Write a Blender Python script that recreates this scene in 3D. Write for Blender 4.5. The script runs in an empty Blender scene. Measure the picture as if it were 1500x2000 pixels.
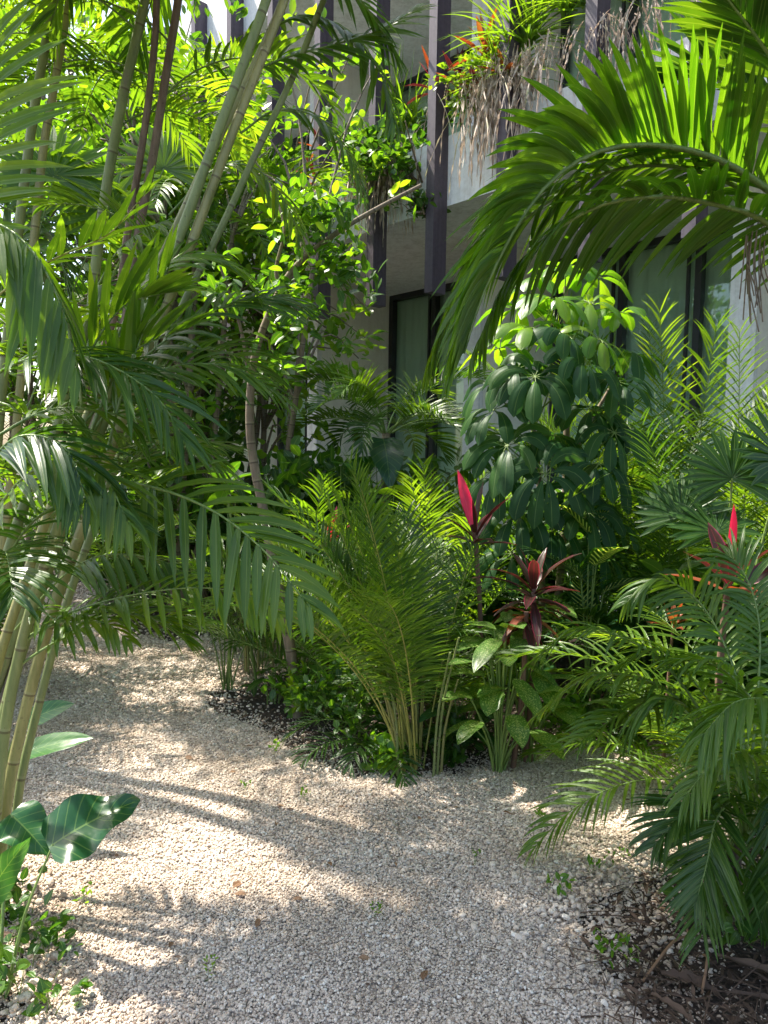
import bpy, math, random
import numpy as np
from mathutils import Vector, Matrix

# ------------------------------------------------------------------ camera
scene = bpy.context.scene
PITCH, ROLL, EYE, LENS = -4.0, 0.9, 1.5, 26.0
cam_d = bpy.data.cameras.new("camera"); cam = bpy.data.objects.new("camera", cam_d)
scene.collection.objects.link(cam)
CM = Matrix.Rotation(math.radians(90+PITCH), 4, 'X') @ Matrix.Rotation(math.radians(ROLL), 4, 'Z')
CM.translation = (0, 0, EYE)
cam.matrix_world = CM
cam_d.sensor_fit = 'VERTICAL'; cam_d.sensor_height = 36; cam_d.lens = LENS
cam_d.clip_start = 0.05; cam_d.clip_end = 600
scene.camera = cam
# ------------------------------------------------------------------ sky and sun
SUN_EL, SUN_AZ = 60.0, (-0.87, 0.49)          # direction on the ground towards the sun
w = bpy.data.worlds.new("World"); scene.world = w; w.use_nodes = True
nt = w.node_tree; bg = nt.nodes['Background']
sky = nt.nodes.new('ShaderNodeTexSky'); sky.sky_type = 'NISHITA'; sky.sun_disc = False
sky.sun_elevation = math.radians(SUN_EL)
sky.sun_rotation = math.atan2(SUN_AZ[0], SUN_AZ[1])
sky.air_density = 1.2; sky.dust_density = 3.0; sky.ozone_density = 0.8
nt.links.new(sky.outputs[0], bg.inputs[0]); bg.inputs[1].default_value = 0.13
sd = bpy.data.lights.new("sun", 'SUN'); sun = bpy.data.objects.new("sun", sd); scene.collection.objects.link(sun)
sd.energy = 4.6; sd.angle = math.radians(0.9); sd.color = (1.0, 0.93, 0.82)
tosun = Vector((SUN_AZ[0], SUN_AZ[1], 0)).normalized()*math.cos(math.radians(SUN_EL)); tosun.z = math.sin(math.radians(SUN_EL))
sun.rotation_euler = tosun.to_track_quat('Z', 'Y').to_euler(); sun.location = tosun*20
scene.view_settings.view_transform = 'Standard'; scene.view_settings.look = 'None'
scene.view_settings.exposure = 1.6; scene.view_settings.gamma = 1.0
scene.cycles.max_bounces = 8; scene.cycles.diffuse_bounces = 4; scene.cycles.transmission_bounces = 6
scene.cycles.sample_clamp_indirect = 6.0

# ------------------------------------------------------------------ helpers
C = scene.collection
FPX = LENS/36*2000
RM = np.array(CM.to_3x3())
def ray(px, py):
    return RM @ np.array([(px-750)/FPX, (1000-py)/FPX, -1.0])
def P(px, py, Y):
    d = ray(px, py); return np.array([0, 0, EYE]) + d*(Y/d[1])
def G(px, py, z=0.0):
    d = ray(px, py); return np.array([0, 0, EYE]) + d*((z-EYE)/d[2])
def PP(l): return [P(*a) for a in l]
def A(*a): return np.array(a, float)
def nrm(v):
    v = np.asarray(v, float); return v/np.maximum(np.linalg.norm(v, axis=-1, keepdims=True), 1e-9)
WL = {}
def ground_h(x, y):
    return 0.012*np.sin(x*2.3+1)*np.sin(y*1.9) + 0.008*np.sin(x*5.1+y*3.7) + 0.006*np.sin(y*6.3-x*2)

def tag(o, label=None, cat=None, group=None, kind=None):
    if label: o['label'] = label
    if cat: o['category'] = cat
    if group: o['group'] = group
    if kind: o['kind'] = kind
    return o
def thing(name, label, cat, loc, group=None):
    o = bpy.data.objects.new(name, None); C.objects.link(o); o.empty_display_size = 0.1
    o.location = tuple(float(a) for a in loc); WL[o.name] = np.array(loc, float)
    return tag(o, label, cat, group)

class MB:
    def __init__(s): s.v = []; s.f = []; s.a = []; s.n = 0
    def add(s, V, F, Aa=None):
        V = np.asarray(V, float).reshape(-1, 3)
        if Aa is None: Aa = np.zeros((len(V), 3))
        s.v.append(V); s.a.append(np.asarray(Aa, float).reshape(-1, 3)); s.f.append(np.asarray(F, int).reshape(-1, 4)+s.n); s.n += len(V)
    def box(s, c, sx, sy, sz, R=None):
        V = np.array([[x, y, z] for x in (-.5, .5) for y in (-.5, .5) for z in (-.5, .5)])*[sx, sy, sz]
        if R is not None: V = V @ np.asarray(R).T
        F = [[0,1,3,2],[4,6,7,5],[0,4,5,1],[2,3,7,6],[0,2,6,4],[1,5,7,3]]
        s.add(V+np.asarray(c), F)
    def hexa(s, pts):   # 4 bottom (ccw) + 4 top
        s.add(pts, [[3,2,1,0],[4,5,6,7],[0,1,5,4],[1,2,6,5],[2,3,7,6],[3,0,4,7]])
    def tube(s, pts, rad, sides=6, rnd=0.5, cap=True):
        pts = np.asarray(pts, float); n = len(pts); rad = np.broadcast_to(np.asarray(rad, float), (n,))
        T = nrm(np.gradient(pts, axis=0)); ref = A(0.31, 0.95, 0.1) if abs(T[0] @ A(0.31, 0.95, 0.1)) < .8 else A(1, 0, 0)
        U = nrm(np.cross(T, ref)); Vv = np.cross(T, U)
        an = np.linspace(0, 2*np.pi, sides, endpoint=False)
        ring = pts[:, None] + rad[:, None, None]*(U[:, None]*np.cos(an)[None, :, None] + Vv[:, None]*np.sin(an)[None, :, None])
        F = []
        for i in range(n-1):
            for j in range(sides):
                k = (j+1) % sides; F.append([i*sides+j, i*sides+k, (i+1)*sides+k, (i+1)*sides+j])
        L = np.concatenate([[0], np.cumsum(np.linalg.norm(np.diff(pts, axis=0), axis=1))])
        at = np.zeros((n, sides, 3)); at[..., 0] = L[:, None]; at[..., 1] = (an/6.283)[None]; at[..., 2] = rnd
        s.add(ring, F, at)
        if cap:
            m = s.n; s.add(np.vstack([ring[-1], pts[-1][None]]), [[j, (j+1) % sides, sides, sides] for j in range(sides)], np.tile([L[-1], 0, rnd], (sides+1, 1)))
    def leaves(s, B, D, N, L, W, droop=0.5, prof='lance', nseg=4, fold=0.25, across=1, ruffle=0.0, rnd=None, curl=0.0, rf=12.0, nstem=0.0):
        B = np.atleast_2d(B).astype(float); n = len(B); D = nrm(np.atleast_2d(D)+np.zeros((n, 3))); N = np.atleast_2d(N)+np.zeros((n, 3))
        L = np.broadcast_to(np.asarray(L, float), (n,)); W = np.broadcast_to(np.asarray(W, float), (n,)); droop = np.broadcast_to(np.asarray(droop, float), (n,))
        if rnd is None: rnd = np.random.rand(n)
        rnd = np.broadcast_to(rnd, (n,))
        cols = 2*across+1; vs = np.linspace(-1, 1, cols)
        p = B.copy(); d = D.copy(); rows = []; ats = []; ph = np.random.rand(n)*6.28
        for k in range(nseg+1):
            t = k/nseg
            S = np.cross(d, N); bad = np.linalg.norm(S, axis=1) < 1e-3; S[bad] = np.cross(d[bad], A(.3, .5, .8)); S = nrm(S)
            Nn = np.cross(S, d)
            w_ = W*PROF[prof](t)*.5
            ra = ruffle*W[:, None]*np.sin(t*rf+ph[:, None]+vs[None]*2)*np.abs(vs)[None]*(1 if 0 < k < nseg else .3)
            off = S[:, None]*(w_[:, None]*vs[None])[..., None] + Nn[:, None]*(fold*w_[:, None]*np.abs(vs)[None] + ra)[..., None]
            rows.append(p[:, None]+off)
            at = np.zeros((n, cols, 3)); at[..., 0] = t; at[..., 1] = vs[None]; at[..., 2] = rnd[:, None]; ats.append(at)
            p = p + d*(L/nseg)[:, None]
            d = nrm(d + (droop/nseg)[:, None]*A(0, 0, -1) + Nn*(curl/nseg))
            N = Nn
        V = np.stack(rows, 1); At = np.stack(ats, 1)
        base = (np.arange(n)*(nseg+1)*cols)[:, None, None]; k = np.arange(nseg)[None, :, None]*cols; c = np.arange(cols-1)[None, None]
        i0 = base+k+c; F = np.stack([i0, i0+1, i0+1+cols, i0+cols], -1)
        s.add(V, F, At)
    def build(s, name, mat, parent=None, origin=None, smooth=True):
        V = np.concatenate(s.v); F = np.concatenate(s.f); At = np.concatenate(s.a)
        me = bpy.data.meshes.new(name); tri = F[:, 2] == F[:, 3]
        faces = [list(map(int, f[:3])) if t else list(map(int, f)) for f, t in zip(F.tolist(), tri)] if tri.any() else F.tolist()
        par = WL[parent.name] if parent else A(0, 0, 0)
        if origin is None: origin = par
        origin = np.asarray(origin, float)
        me.from_pydata((V-origin).tolist(), [], faces)
        at = me.attributes.new('luv', 'FLOAT_VECTOR', 'POINT'); at.data.foreach_set('vector', At.ravel())
        me.materials.append(mat)
        if smooth: me.polygons.foreach_set('use_smooth', [True]*len(me.polygons))
        o = bpy.data.objects.new(name, me); C.objects.link(o); o.location = tuple(origin-par); o.parent = parent; WL[o.name] = origin
        return o
def _pf(xs, ys):
    return lambda t: float(np.interp(t, xs, ys))
PROF = {
 'lance': _pf([0,.12,.35,.65,.9,1], [.45,.85,1,.78,.32,.02]),
 'ribbon': _pf([0,.05,.3,.75,.92,1], [.6,.9,1,.8,.4,.02]),
 'ovate': _pf([0,.08,.3,.5,.75,.92,1], [.06,.5,.95,1,.72,.3,.02]),
 'obov': _pf([0,.15,.4,.65,.85,.96,1], [.1,.4,.8,1,.85,.4,.05]),
 'heart': _pf([0,.04,.15,.35,.6,.85,1], [.55,.85,1,.97,.75,.35,.02]),
 'sword': _pf([0,.15,.45,.75,.92,1], [.35,.55,1,.75,.3,.02]),
 'dieff': _pf([0,.06,.25,.5,.75,.92,1], [.08,.55,.95,1,.75,.32,.02]),
 'grass': _pf([0,.3,.7,1], [1,.95,.6,.03]),
 'seg': _pf([0,.4,.7,1], [.15,.8,1,.1]),
}
def dup(root, loc, rz=0, sc=1.0, label=None, group=None):
    r = root.copy(); C.objects.link(r); r.location = tuple(float(a) for a in loc); r.rotation_euler = (0, 0, rz); r.scale = (sc, sc, sc)
    if label: r['label'] = label
    if group: r['group'] = group
    for ch in list(root.children):
        c = ch.copy(); C.objects.link(c); c.parent = r
        for g in list(ch.children):
            d = g.copy(); C.objects.link(d); d.parent = c
    return r
def spline(pts, n):
    pts = np.asarray(pts, float)
    if len(pts) == 2: return pts[0]+(pts[1]-pts[0])*np.linspace(0, 1, n)[:, None]
    Q = np.vstack([2*pts[0]-pts[1], pts, 2*pts[-1]-pts[-2]]); m = len(pts)-1
    out = []
    for u in np.linspace(0, m, n):
        i = min(int(u), m-1); t = u-i; a, b, c, d = Q[i:i+4]
        out.append(.5*((2*b)+(c-a)*t+(2*a-5*b+4*c-d)*t*t+(3*b-a-3*c+d)*t**3))
    return np.array(out)

# ------------------------------------------------------------------ materials
def newmat(name):
    m = bpy.data.materials.new(name); m.use_nodes = True; return m, m.node_tree, m.node_tree.nodes['Principled BSDF'], m.node_tree.nodes['Material Output']
def nd(nt, typ, **kw):
    n = nt.nodes.new(typ)
    for k, v in kw.items():
        if k in n.inputs.keys() if isinstance(k, str) else False: n.inputs[k].default_value = v
        else: setattr(n, k, v)
    return n
def ramp(nt, fac, stops, interp='LINEAR'):
    r = nt.nodes.new('ShaderNodeValToRGB'); r.color_ramp.interpolation = interp; e = r.color_ramp.elements
    while len(e) < len(stops): e.new(0.5)
    for i, (p, c) in enumerate(stops): e[i].position = p; e[i].color = (*c, 1) if len(c) == 3 else c
    nt.links.new(fac, r.inputs[0]); return r.outputs[0]
def mth(nt, op, a, b=None, c=None):
    n = nt.nodes.new('ShaderNodeMath'); n.operation = op
    for i, v in enumerate((a, b, c)):
        if v is None: continue
        if isinstance(v, (int, float)): n.inputs[i].default_value = v
        else: nt.links.new(v, n.inputs[i])
    return n.outputs[0]
def mixc(nt, f, a, b, mode='MIX'):
    n = nt.nodes.new('ShaderNodeMix'); n.data_type = 'RGBA'; n.blend_type = mode
    for i, v in ((0, f), (6, a), (7, b)):
        if isinstance(v, (int, float)): n.inputs[i].default_value = v
        elif isinstance(v, tuple): n.inputs[i].default_value = (*v, 1)
        else: nt.links.new(v, n.inputs[i])
    return n.outputs[2]
def luv(nt):
    a = nt.nodes.new('ShaderNodeAttribute'); a.attribute_name = 'luv'
    s = nt.nodes.new('ShaderNodeSeparateXYZ'); nt.links.new(a.outputs['Vector'], s.inputs[0]); return s.outputs
def noise(nt, scale, detail=3, vec=None, rough=.5):
    n = nt.nodes.new('ShaderNodeTexNoise'); n.inputs['Scale'].default_value = scale; n.inputs['Detail'].default_value = detail; n.inputs['Roughness'].default_value = rough
    if vec is None:
        g = nt.nodes.new('ShaderNodeTexCoord'); vec = g.outputs['Object']
    nt.links.new(vec, n.inputs['Vector']); return n.outputs['Fac']
def bump(nt, bsdf, h, strength=.3, dist=.01):
    b = nt.nodes.new('ShaderNodeBump'); b.inputs['Strength'].default_value = strength; b.inputs['Distance'].default_value = dist
    nt.links.new(h, b.inputs['Height']); nt.links.new(b.outputs[0], bsdf.inputs['Normal'])
def leafmat(name, stops, trans=.42, rough=.36, tcol=(2.9, 2.6, .6), pattern=None, rib=(.16, .24, .06), ribw=.07, pleat=0, spec=.5):
    k_ = .8 if tcol[1] > 1.6 else 1.; stops = [(a_, tuple(x_*k_ for x_ in c_)) for a_, c_ in stops]
    m, nt, b, out = newmat(name); u, v, r = luv(nt)[:3]
    nz = noise(nt, 9, 2)
    oi = nt.nodes.new('ShaderNodeObjectInfo')
    f = mth(nt, 'ADD', mth(nt, 'MULTIPLY', r, .55), mth(nt, 'ADD', mth(nt, 'MULTIPLY', nz, .5), mth(nt, 'MULTIPLY', oi.outputs['Random'], .25)))
    f = mth(nt, 'SUBTRACT', f, .15)
    col = ramp(nt, f, stops)
    av = mth(nt, 'ABSOLUTE', v)
    if pattern == 'speckle':
        vo = nt.nodes.new('ShaderNodeTexNoise'); vo.inputs['Scale'].default_value = 150; vo.inputs['Detail'].default_value = 2
        tc = nt.nodes.new('ShaderNodeTexCoord'); nt.links.new(tc.outputs['Object'], vo.inputs['Vector'])
        k = mth(nt, 'GREATER_THAN', mth(nt, 'SUBTRACT', vo.outputs['Fac'], mth(nt, 'MULTIPLY', av, .1)), .53)
        col = mixc(nt, mth(nt, 'MULTIPLY', k, .6), col, (.4, .48, .2))
    if pattern == 'veins':
        k = mth(nt, 'SINE', mth(nt, 'MULTIPLY', mth(nt, 'SUBTRACT', mth(nt, 'MULTIPLY', u, 10.), mth(nt, 'MULTIPLY', av, 2.2)), 6.283))
        k = mth(nt, 'GREATER_THAN', k, .55); k = mth(nt, 'MULTIPLY', k, mth(nt, 'LESS_THAN', av, .82))
        col = mixc(nt, mth(nt, 'MULTIPLY', k, .85), col, (.42, .5, .2))
    if pattern == 'edge':
        col = mixc(nt, mth(nt, 'MULTIPLY', mth(nt, 'GREATER_THAN', av, .85), .6), col, (.3, .03, .08))
    if pattern == 'soft':
        k = mth(nt, 'SINE', mth(nt, 'MULTIPLY', mth(nt, 'SUBTRACT', mth(nt, 'MULTIPLY', u, 8.), mth(nt, 'MULTIPLY', av, 1.8)), 6.283))
        col = mixc(nt, mth(nt, 'MULTIPLY', mth(nt, 'GREATER_THAN', k, .93), .4), col, rib)
    k = mth(nt, 'LESS_THAN', av, ribw); col = mixc(nt, mth(nt, 'MULTIPLY', k, .6), col, rib)
    nt.links.new(col, b.inputs['Base Color']); b.inputs['Roughness'].default_value = rough
    b.inputs['Specular IOR Level'].default_value = spec
    if pleat or True:
        h = mth(nt, 'SINE', mth(nt, 'MULTIPLY', v, pleat or 8.)); h2 = mth(nt, 'ADD', mth(nt, 'MULTIPLY', h, .4), noise(nt, 30, 2))
        bump(nt, b, h2, .35, .002)
    tr = nt.nodes.new('ShaderNodeBsdfTranslucent')
    tc_ = mixc(nt, 1.0, col, tcol, 'MULTIPLY'); nt.links.new(tc_, tr.inputs[0])
    mx = nt.nodes.new('ShaderNodeMixShader'); mx.inputs[0].default_value = trans
    nt.links.new(b.outputs[0], mx.inputs[1]); nt.links.new(tr.outputs[0], mx.inputs[2]); nt.links.new(mx.outputs[0], out.inputs[0])
    return m
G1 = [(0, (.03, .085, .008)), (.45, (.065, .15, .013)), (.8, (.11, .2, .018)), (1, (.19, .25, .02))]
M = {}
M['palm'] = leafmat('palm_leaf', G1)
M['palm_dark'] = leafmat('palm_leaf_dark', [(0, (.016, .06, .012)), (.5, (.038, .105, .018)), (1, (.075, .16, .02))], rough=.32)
M['palm_bright'] = leafmat('palm_leaf_bright', [(0, (.06, .15, .015)), (.5, (.11, .22, .02)), (.85, (.2, .3, .03)), (1, (.34, .36, .05))], trans=.48)  # yellower palm leaf; on lit fronds its brightness stands in for sun
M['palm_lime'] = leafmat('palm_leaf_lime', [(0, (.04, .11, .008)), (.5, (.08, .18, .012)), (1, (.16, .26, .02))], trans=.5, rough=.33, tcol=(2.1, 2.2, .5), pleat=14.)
M['areca'] = leafmat('areca_leaf', [(0, (.035, .1, .015)), (.5, (.075, .17, .02)), (.85, (.15, .25, .03)), (1, (.24, .26, .03))], trans=.38)
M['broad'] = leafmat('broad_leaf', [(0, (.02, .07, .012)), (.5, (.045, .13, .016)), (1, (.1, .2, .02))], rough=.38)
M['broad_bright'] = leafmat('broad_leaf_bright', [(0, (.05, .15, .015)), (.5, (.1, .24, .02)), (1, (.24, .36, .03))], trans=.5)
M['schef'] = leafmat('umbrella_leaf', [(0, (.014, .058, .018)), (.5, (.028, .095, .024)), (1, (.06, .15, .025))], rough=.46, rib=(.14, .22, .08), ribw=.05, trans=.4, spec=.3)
M['dieff'] = leafmat('dieffenbachia_leaf', [(0, (.05, .15, .02)), (1, (.14, .28, .04))], pattern='speckle', rough=.35)
M['veined'] = leafmat('veined_leaf', [(0, (.012, .06, .016)), (1, (.04, .12, .02))], pattern='veins', rough=.35)
M['bigleaf'] = leafmat('philodendron_leaf', [(0, (.014, .075, .03)), (.5, (.025, .11, .035)), (1, (.05, .16, .035))], rough=.28, rib=(.12, .22, .07), ribw=.03, trans=.35, pattern='soft')
M['ti_dark'] = leafmat('cordyline_dark_leaf', [(0, (.022, .012, .011)), (.45, (.045, .018, .017)), (.75, (.05, .04, .022)), (1, (.035, .06, .022))], rough=.3, tcol=(1.6, .6, .6), rib=(.16, .02, .04), pattern='edge')
M['ti_pink'] = leafmat('cordyline_pink_leaf', [(0, (.45, .015, .06)), (.5, (.62, .03, .11)), (1, (.7, .12, .18))], rough=.35, tcol=(1.4, .5, .7), rib=(.7, .1, .2))
M['ti_orange'] = leafmat('cordyline_orange_leaf', [(0, (.16, .035, .02)), (.5, (.26, .075, .03)), (1, (.22, .16, .04))], rough=.4, tcol=(1.5, 1., .5), rib=(.4, .1, .06))
M['dry'] = leafmat('dry_leaf', [(0, (.14, .07, .035)), (.5, (.26, .15, .08)), (1, (.4, .28, .17))], rough=.7, tcol=(1.2, 1, .7), rib=(.3, .2, .12), trans=.25)
M['litter'] = leafmat('leaf_litter', [(0, (.04, .022, .014)), (.5, (.09, .055, .035)), (.85, (.16, .1, .065)), (1, (.3, .2, .13))], rough=.8, tcol=(1.2, 1, .7), rib=(.12, .08, .05), trans=.15)
M['root'] = leafmat('dry_root', [(0, (.28, .2, .14)), (.5, (.5, .4, .32)), (.85, (.7, .6, .5)), (1, (.3, .36, .12))], rough=.8, tcol=(1.1, 1, .9), rib=(.4, .3, .22), trans=.2)
def stemmat(name, c1, c2, ringc, freq=12., ringw=.1, rough=.45, patch=None, lengthw=True):
    m, nt, b, out = newmat(name); u, v, r = luv(nt)[:3]
    tc = nt.nodes.new('ShaderNodeTexCoord'); mp = nt.nodes.new('ShaderNodeMapping'); mp.inputs['Scale'].default_value = (1, 1, .12) if lengthw else (1, 1, 1)
    nt.links.new(tc.outputs['Object'], mp.inputs[0])
    nz = noise(nt, 60, 4, mp.outputs[0]); nz2 = noise(nt, 5, 3)
    col = ramp(nt, mth(nt, 'ADD', mth(nt, 'MULTIPLY', nz, .6), mth(nt, 'MULTIPLY', nz2, .45)), [(.3, c1), (.72, c2)])
    if patch:
        k = ramp(nt, noise(nt, 7, 6, mp.outputs[0], .75), [(.55, (0, 0, 0)), (.66, (.8, .8, .8))])
        col = mixc(nt, k, col, patch)
    spots = ramp(nt, noise(nt, 90, 3), [(.62, (0, 0, 0)), (.72, (1, 1, 1))]); col = mixc(nt, mth(nt, 'MULTIPLY', spots, .55), col, ringc)
    if freq:
        fr = mth(nt, 'FRACT', mth(nt, 'MULTIPLY', mth(nt, 'ADD', u, mth(nt, 'MULTIPLY', r, 3.)), freq))
        k = mth(nt, 'LESS_THAN', fr, ringw); col = mixc(nt, mth(nt, 'MULTIPLY', k, .75), col, ringc)
        k2 = mth(nt, 'MULTIPLY', mth(nt, 'GREATER_THAN', fr, ringw), mth(nt, 'LESS_THAN', fr, ringw*2.2)); col = mixc(nt, mth(nt, 'MULTIPLY', k2, .22), col, (.36, .36, .22))
        bump(nt, b, mth(nt, 'ADD', mth(nt, 'MULTIPLY', k, 1.), nz), .5, .003)
    else: bump(nt, b, mth(nt, 'ADD', nz, nz2), .8, .012)
    nt.links.new(col, b.inputs['Base Color']); b.inputs['Roughness'].default_value = rough
    return m
M['cane'] = stemmat('green_cane', (.11, .15, .045), (.25, .29, .1), (.09, .07, .03), 3.7, .03, .5, patch=(.2, .18, .12))
M['cane_yellow'] = stemmat('yellow_cane', (.16, .17, .05), (.36, .33, .13), (.1, .07, .03), 4.4, .03, .45, patch=(.16, .11, .06))
M['cane_dry'] = stemmat('dry_sheath', (.1, .065, .045), (.27, .2, .15), (.05, .03, .02), 0, rough=.85)
M['stalk'] = stemmat('green_stalk', (.08, .15, .03), (.2, .28, .07), (.1, .12, .04), 0, rough=.4)
M['stalk_y'] = stemmat('yellow_stalk', (.2, .22, .04), (.42, .38, .1), (.2, .14, .04), 0, rough=.4)
M['bark'] = stemmat('pale_bark', (.09, .065, .045), (.27, .21, .15), (.06, .045, .03), 9., .08, .85, patch=(.2, .19, .12))
M['bark_red'] = stemmat('brown_bark', (.09, .045, .03), (.22, .13, .09), (.05, .03, .02), 0, rough=.9)
M['sheath'] = stemmat('palm_boot', (.035, .025, .018), (.12, .085, .055), (.02, .015, .01), 0, rough=.9)

# ------------------------------------------------------------------ plant generators
def prof_len(t): return 0.32+0.68*np.sin(np.pi*np.clip(t*.84+.12, 0, 1))
def frond(parent, ctrl, mat, stalk_mat, n=34, L=.3, W=.025, a0=75, a1=28, lift=20, droop=.7, t0=.22, r=.008, roll=0, jit=.06, prof='lance', nseg=4, S0=None, fold=.35, lift2=None, gap=0.0, name='frond', hole=0.0, dgrad=0.0):
    R = spline(ctrl, 40); T = nrm(np.gradient(R, axis=0))
    ch = R[-1]-R[0]
    if S0 is None:
        S0 = np.cross(T[6], A(0, 0, 1)) if abs(T[6][2]) < .93 else np.cross(ch, A(0, 0, 1))
        if np.linalg.norm(S0) < .02: S0 = A(1, 0, 0)
    S0 = nrm(S0)
    ts = np.linspace(t0, .995, n); ts = np.clip(ts+np.random.uniform(-.4, .4, n)*(1-t0)/n, t0, 1)
    B = []; D = []; N = []; LL = []; TT = []
    for sg in (-1, 1):
        for t in ts + np.random.uniform(-.004, .004, n):
            if hole and np.random.rand() < hole: continue
            q = min(max(t, 0), 1)*39; i = min(int(q), 38); f = q-i
            p = R[i]*(1-f)+R[i+1]*f; Tt = nrm(T[i]*(1-f)+T[i+1]*f)
            S = nrm(S0-Tt*(S0 @ Tt)); U = np.cross(S, Tt)
            if roll:
                c, s_ = math.cos(math.radians(roll)), math.sin(math.radians(roll)); S, U = S*c+U*s_, U*c-S*s_
            tt = (t-t0)/(1-t0); a = math.radians(a0+(a1-a0)*tt**1.3 + np.random.normal(0, 3)); lf = math.radians((lift if sg < 0 or lift2 is None else lift2) + np.random.normal(0, 5))
            side = sg*S*math.cos(lf)+U*math.sin(lf); d = Tt*math.cos(a)+side*math.sin(a)+np.random.normal(0, jit, 3)
            nn = U*math.cos(lf)-sg*S*math.sin(lf)
            TT.append(tt); B.append(p); D.append(d); N.append(nn); LL.append(L*float(prof_len(tt))*np.random.uniform(.88, 1.08))
    LL = np.array(LL); m = MB(); m.tube(R[max(0, int(t0*38)-1):], r*.35, 3)
    m.leaves(np.array(B), np.array(D), np.array(N), LL, W*(.55+.45*LL/L), droop*np.random.uniform(.7, 1.3, len(LL))*(1+dgrad*(np.array(TT)-.4)), prof, nseg, fold, rnd=np.clip(np.random.normal(.5, .22, len(LL)), 0, 1))
    o = m.build(name, mat, parent, R[0])
    k = MB(); k.tube(R[::2], np.linspace(r, r*.25, 20), 6, np.random.rand()); k.build('stalk', stalk_mat, o, R[0])
    return o
def arch(base, az, elev, length, sag, n=8, pw=1.2):
    p = np.array(base, float); out = [p.copy()]
    for k in range(n):
        t = (k+.5)/n; e = math.radians(elev-sag*t**pw); a = az
        p = p+length/n*A(math.cos(e)*math.cos(a), math.cos(e)*math.sin(a), math.sin(e)); out.append(p.copy())
    return np.array(out)
def palm(name, label, base, n=12, L=1.2, elev=(55, 88), sag=(50, 90), leaf=.3, W=.024, nl=30, mat='palm', smat='stalk', droop=.6, group=None, az=(0, 360), trunk=0, trunk_r=.04, seed=0, cat='palm', lift=22, spread=.06, trunk_mat='bark', lean=(0, 0), canes=0, cane_h=.6, r=.008, t0=.25, a1=28, hole=0.03, mats=None):
    np.random.seed(seed+7); random.seed(seed)
    base = np.array(base, float); o = thing(name, label, cat, base, group)
    top = base+A(lean[0], lean[1], trunk)
    if trunk:
        m = MB(); pts = spline([base-A(0, 0, .05), base*.5+top*.5+A(lean[0]*-.15, 0, 0), top], 14)
        m.tube(pts, np.linspace(trunk_r*1.25, trunk_r, 14), 10); m.build('trunk', M[trunk_mat], o, base)
    for i in range(n):
        z = math.radians(az[0]+(az[1]-az[0])*(i+.5)/n+np.random.uniform(-18, 18)); q = np.random.rand()
        b = top+A(math.cos(z), math.sin(z), 0)*spread*np.random.rand()
        e = elev[0]+(elev[1]-elev[0])*q
        pts = arch(b, z, e, L*np.random.uniform(.75, 1.1), np.random.uniform(*sag))
        mm = mats[i % len(mats)] if mats else mat
        frond(o, pts, M[mm], M[smat], nl, leaf, W, lift=lift, droop=droop, t0=t0, r=r, a1=a1, hole=hole)
    for i in range(canes):
        z = np.random.uniform(0, 6.28); q = A(math.cos(z), math.sin(z), 0)
        h = cane_h*np.random.uniform(.6, 1.2); b = base+q*spread*1.3
        pts = spline([b-A(0, 0, .03), b+q*.04*h+A(0, 0, h*.5), b+q*.16*h+A(0, 0, h)], 8)
        m = MB(); m.tube(pts, np.linspace(r*1.5, r*.9, 8), 6, np.random.rand()); m.build('cane', M['cane_yellow' if i % 2 else 'cane'], o, b)
    return o
def shrub(name, label, base, h=1.0, rad=.5, tips=60, k=7, leaf=.1, W=.05, mat='broad', prof='ovate', cat='shrub', group=None, seed=0, stems=5, z0=.15, bark='bark', droop=.5, sr=.012, centre=None, across=1, ruffle=0., stretch=1.0, thin=.5):
    np.random.seed(seed+31); base = np.array(base, float); o = thing(name, label, cat, base, group)
    cen = base+A(0, 0, h*(z0+1)/2) if centre is None else np.array(centre, float)
    hz = h*(1-z0)/2
    # clumpy volume
    cl = nrm(np.random.normal(size=(max(6, tips//8), 3)))*np.random.uniform(.35, .95, (max(6, tips//8), 1))
    T = cl[np.random.randint(len(cl), size=tips)]+np.random.normal(0, .2, (tips, 3))
    T = T*A(rad*stretch, rad, hz)+cen
    T[:, 2] = np.maximum(T[:, 2], base[2]+.05)
    st = MB(); roots = base+np.random.normal(0, .02+rad*.04, (stems, 3))*A(1, 1, 0)
    axes = []
    for j in range(stems):
        tgt = cen+np.random.normal(0, .4, 3)*A(rad, rad, hz)
        pts = spline([roots[j]-A(0, 0, .03), roots[j]*.5+tgt*.5+np.random.normal(0, .04*h, 3), tgt], 9); st.tube(pts, np.linspace(sr, sr*.45, 9), 6, .5); axes.append(pts)
    ax = np.concatenate([a[3:] for a in axes])
    for t in T[:min(tips, 110)]:
        i = np.argmin(np.linalg.norm(ax-t-A(0, 0, -.25*np.linalg.norm(t-cen)), axis=1)); s = ax[i]
        st.tube(spline([s, s*.5+t*.5+A(0, 0, .05*h), t], 5), np.linspace(sr*.35, sr*.12, 5), 4, .5, cap=False)
    st.build('stem', M[bark], o, base)
    n = tips*k; idx = np.repeat(np.arange(tips), k)
    outw = nrm(T-cen+A(0, 0, .15*h))[idx]; D = nrm(outw*.7+np.random.normal(0, .75, (n, 3))+A(0, 0, .25)); B = T[idx]+np.random.normal(0, leaf*.45, (n, 3))
    N = A(0, 0, 1)+np.random.normal(0, .45, (n, 3))
    m = MB(); m.leaves(B, D, N, leaf*np.random.uniform(.6, 1.2, n), W*np.random.uniform(.7, 1.15, n), droop, prof, 4, .2, across=across, ruffle=ruffle, rnd=np.random.rand(n)); m.build('foliage', M[mat], o, base)
    return o
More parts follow.
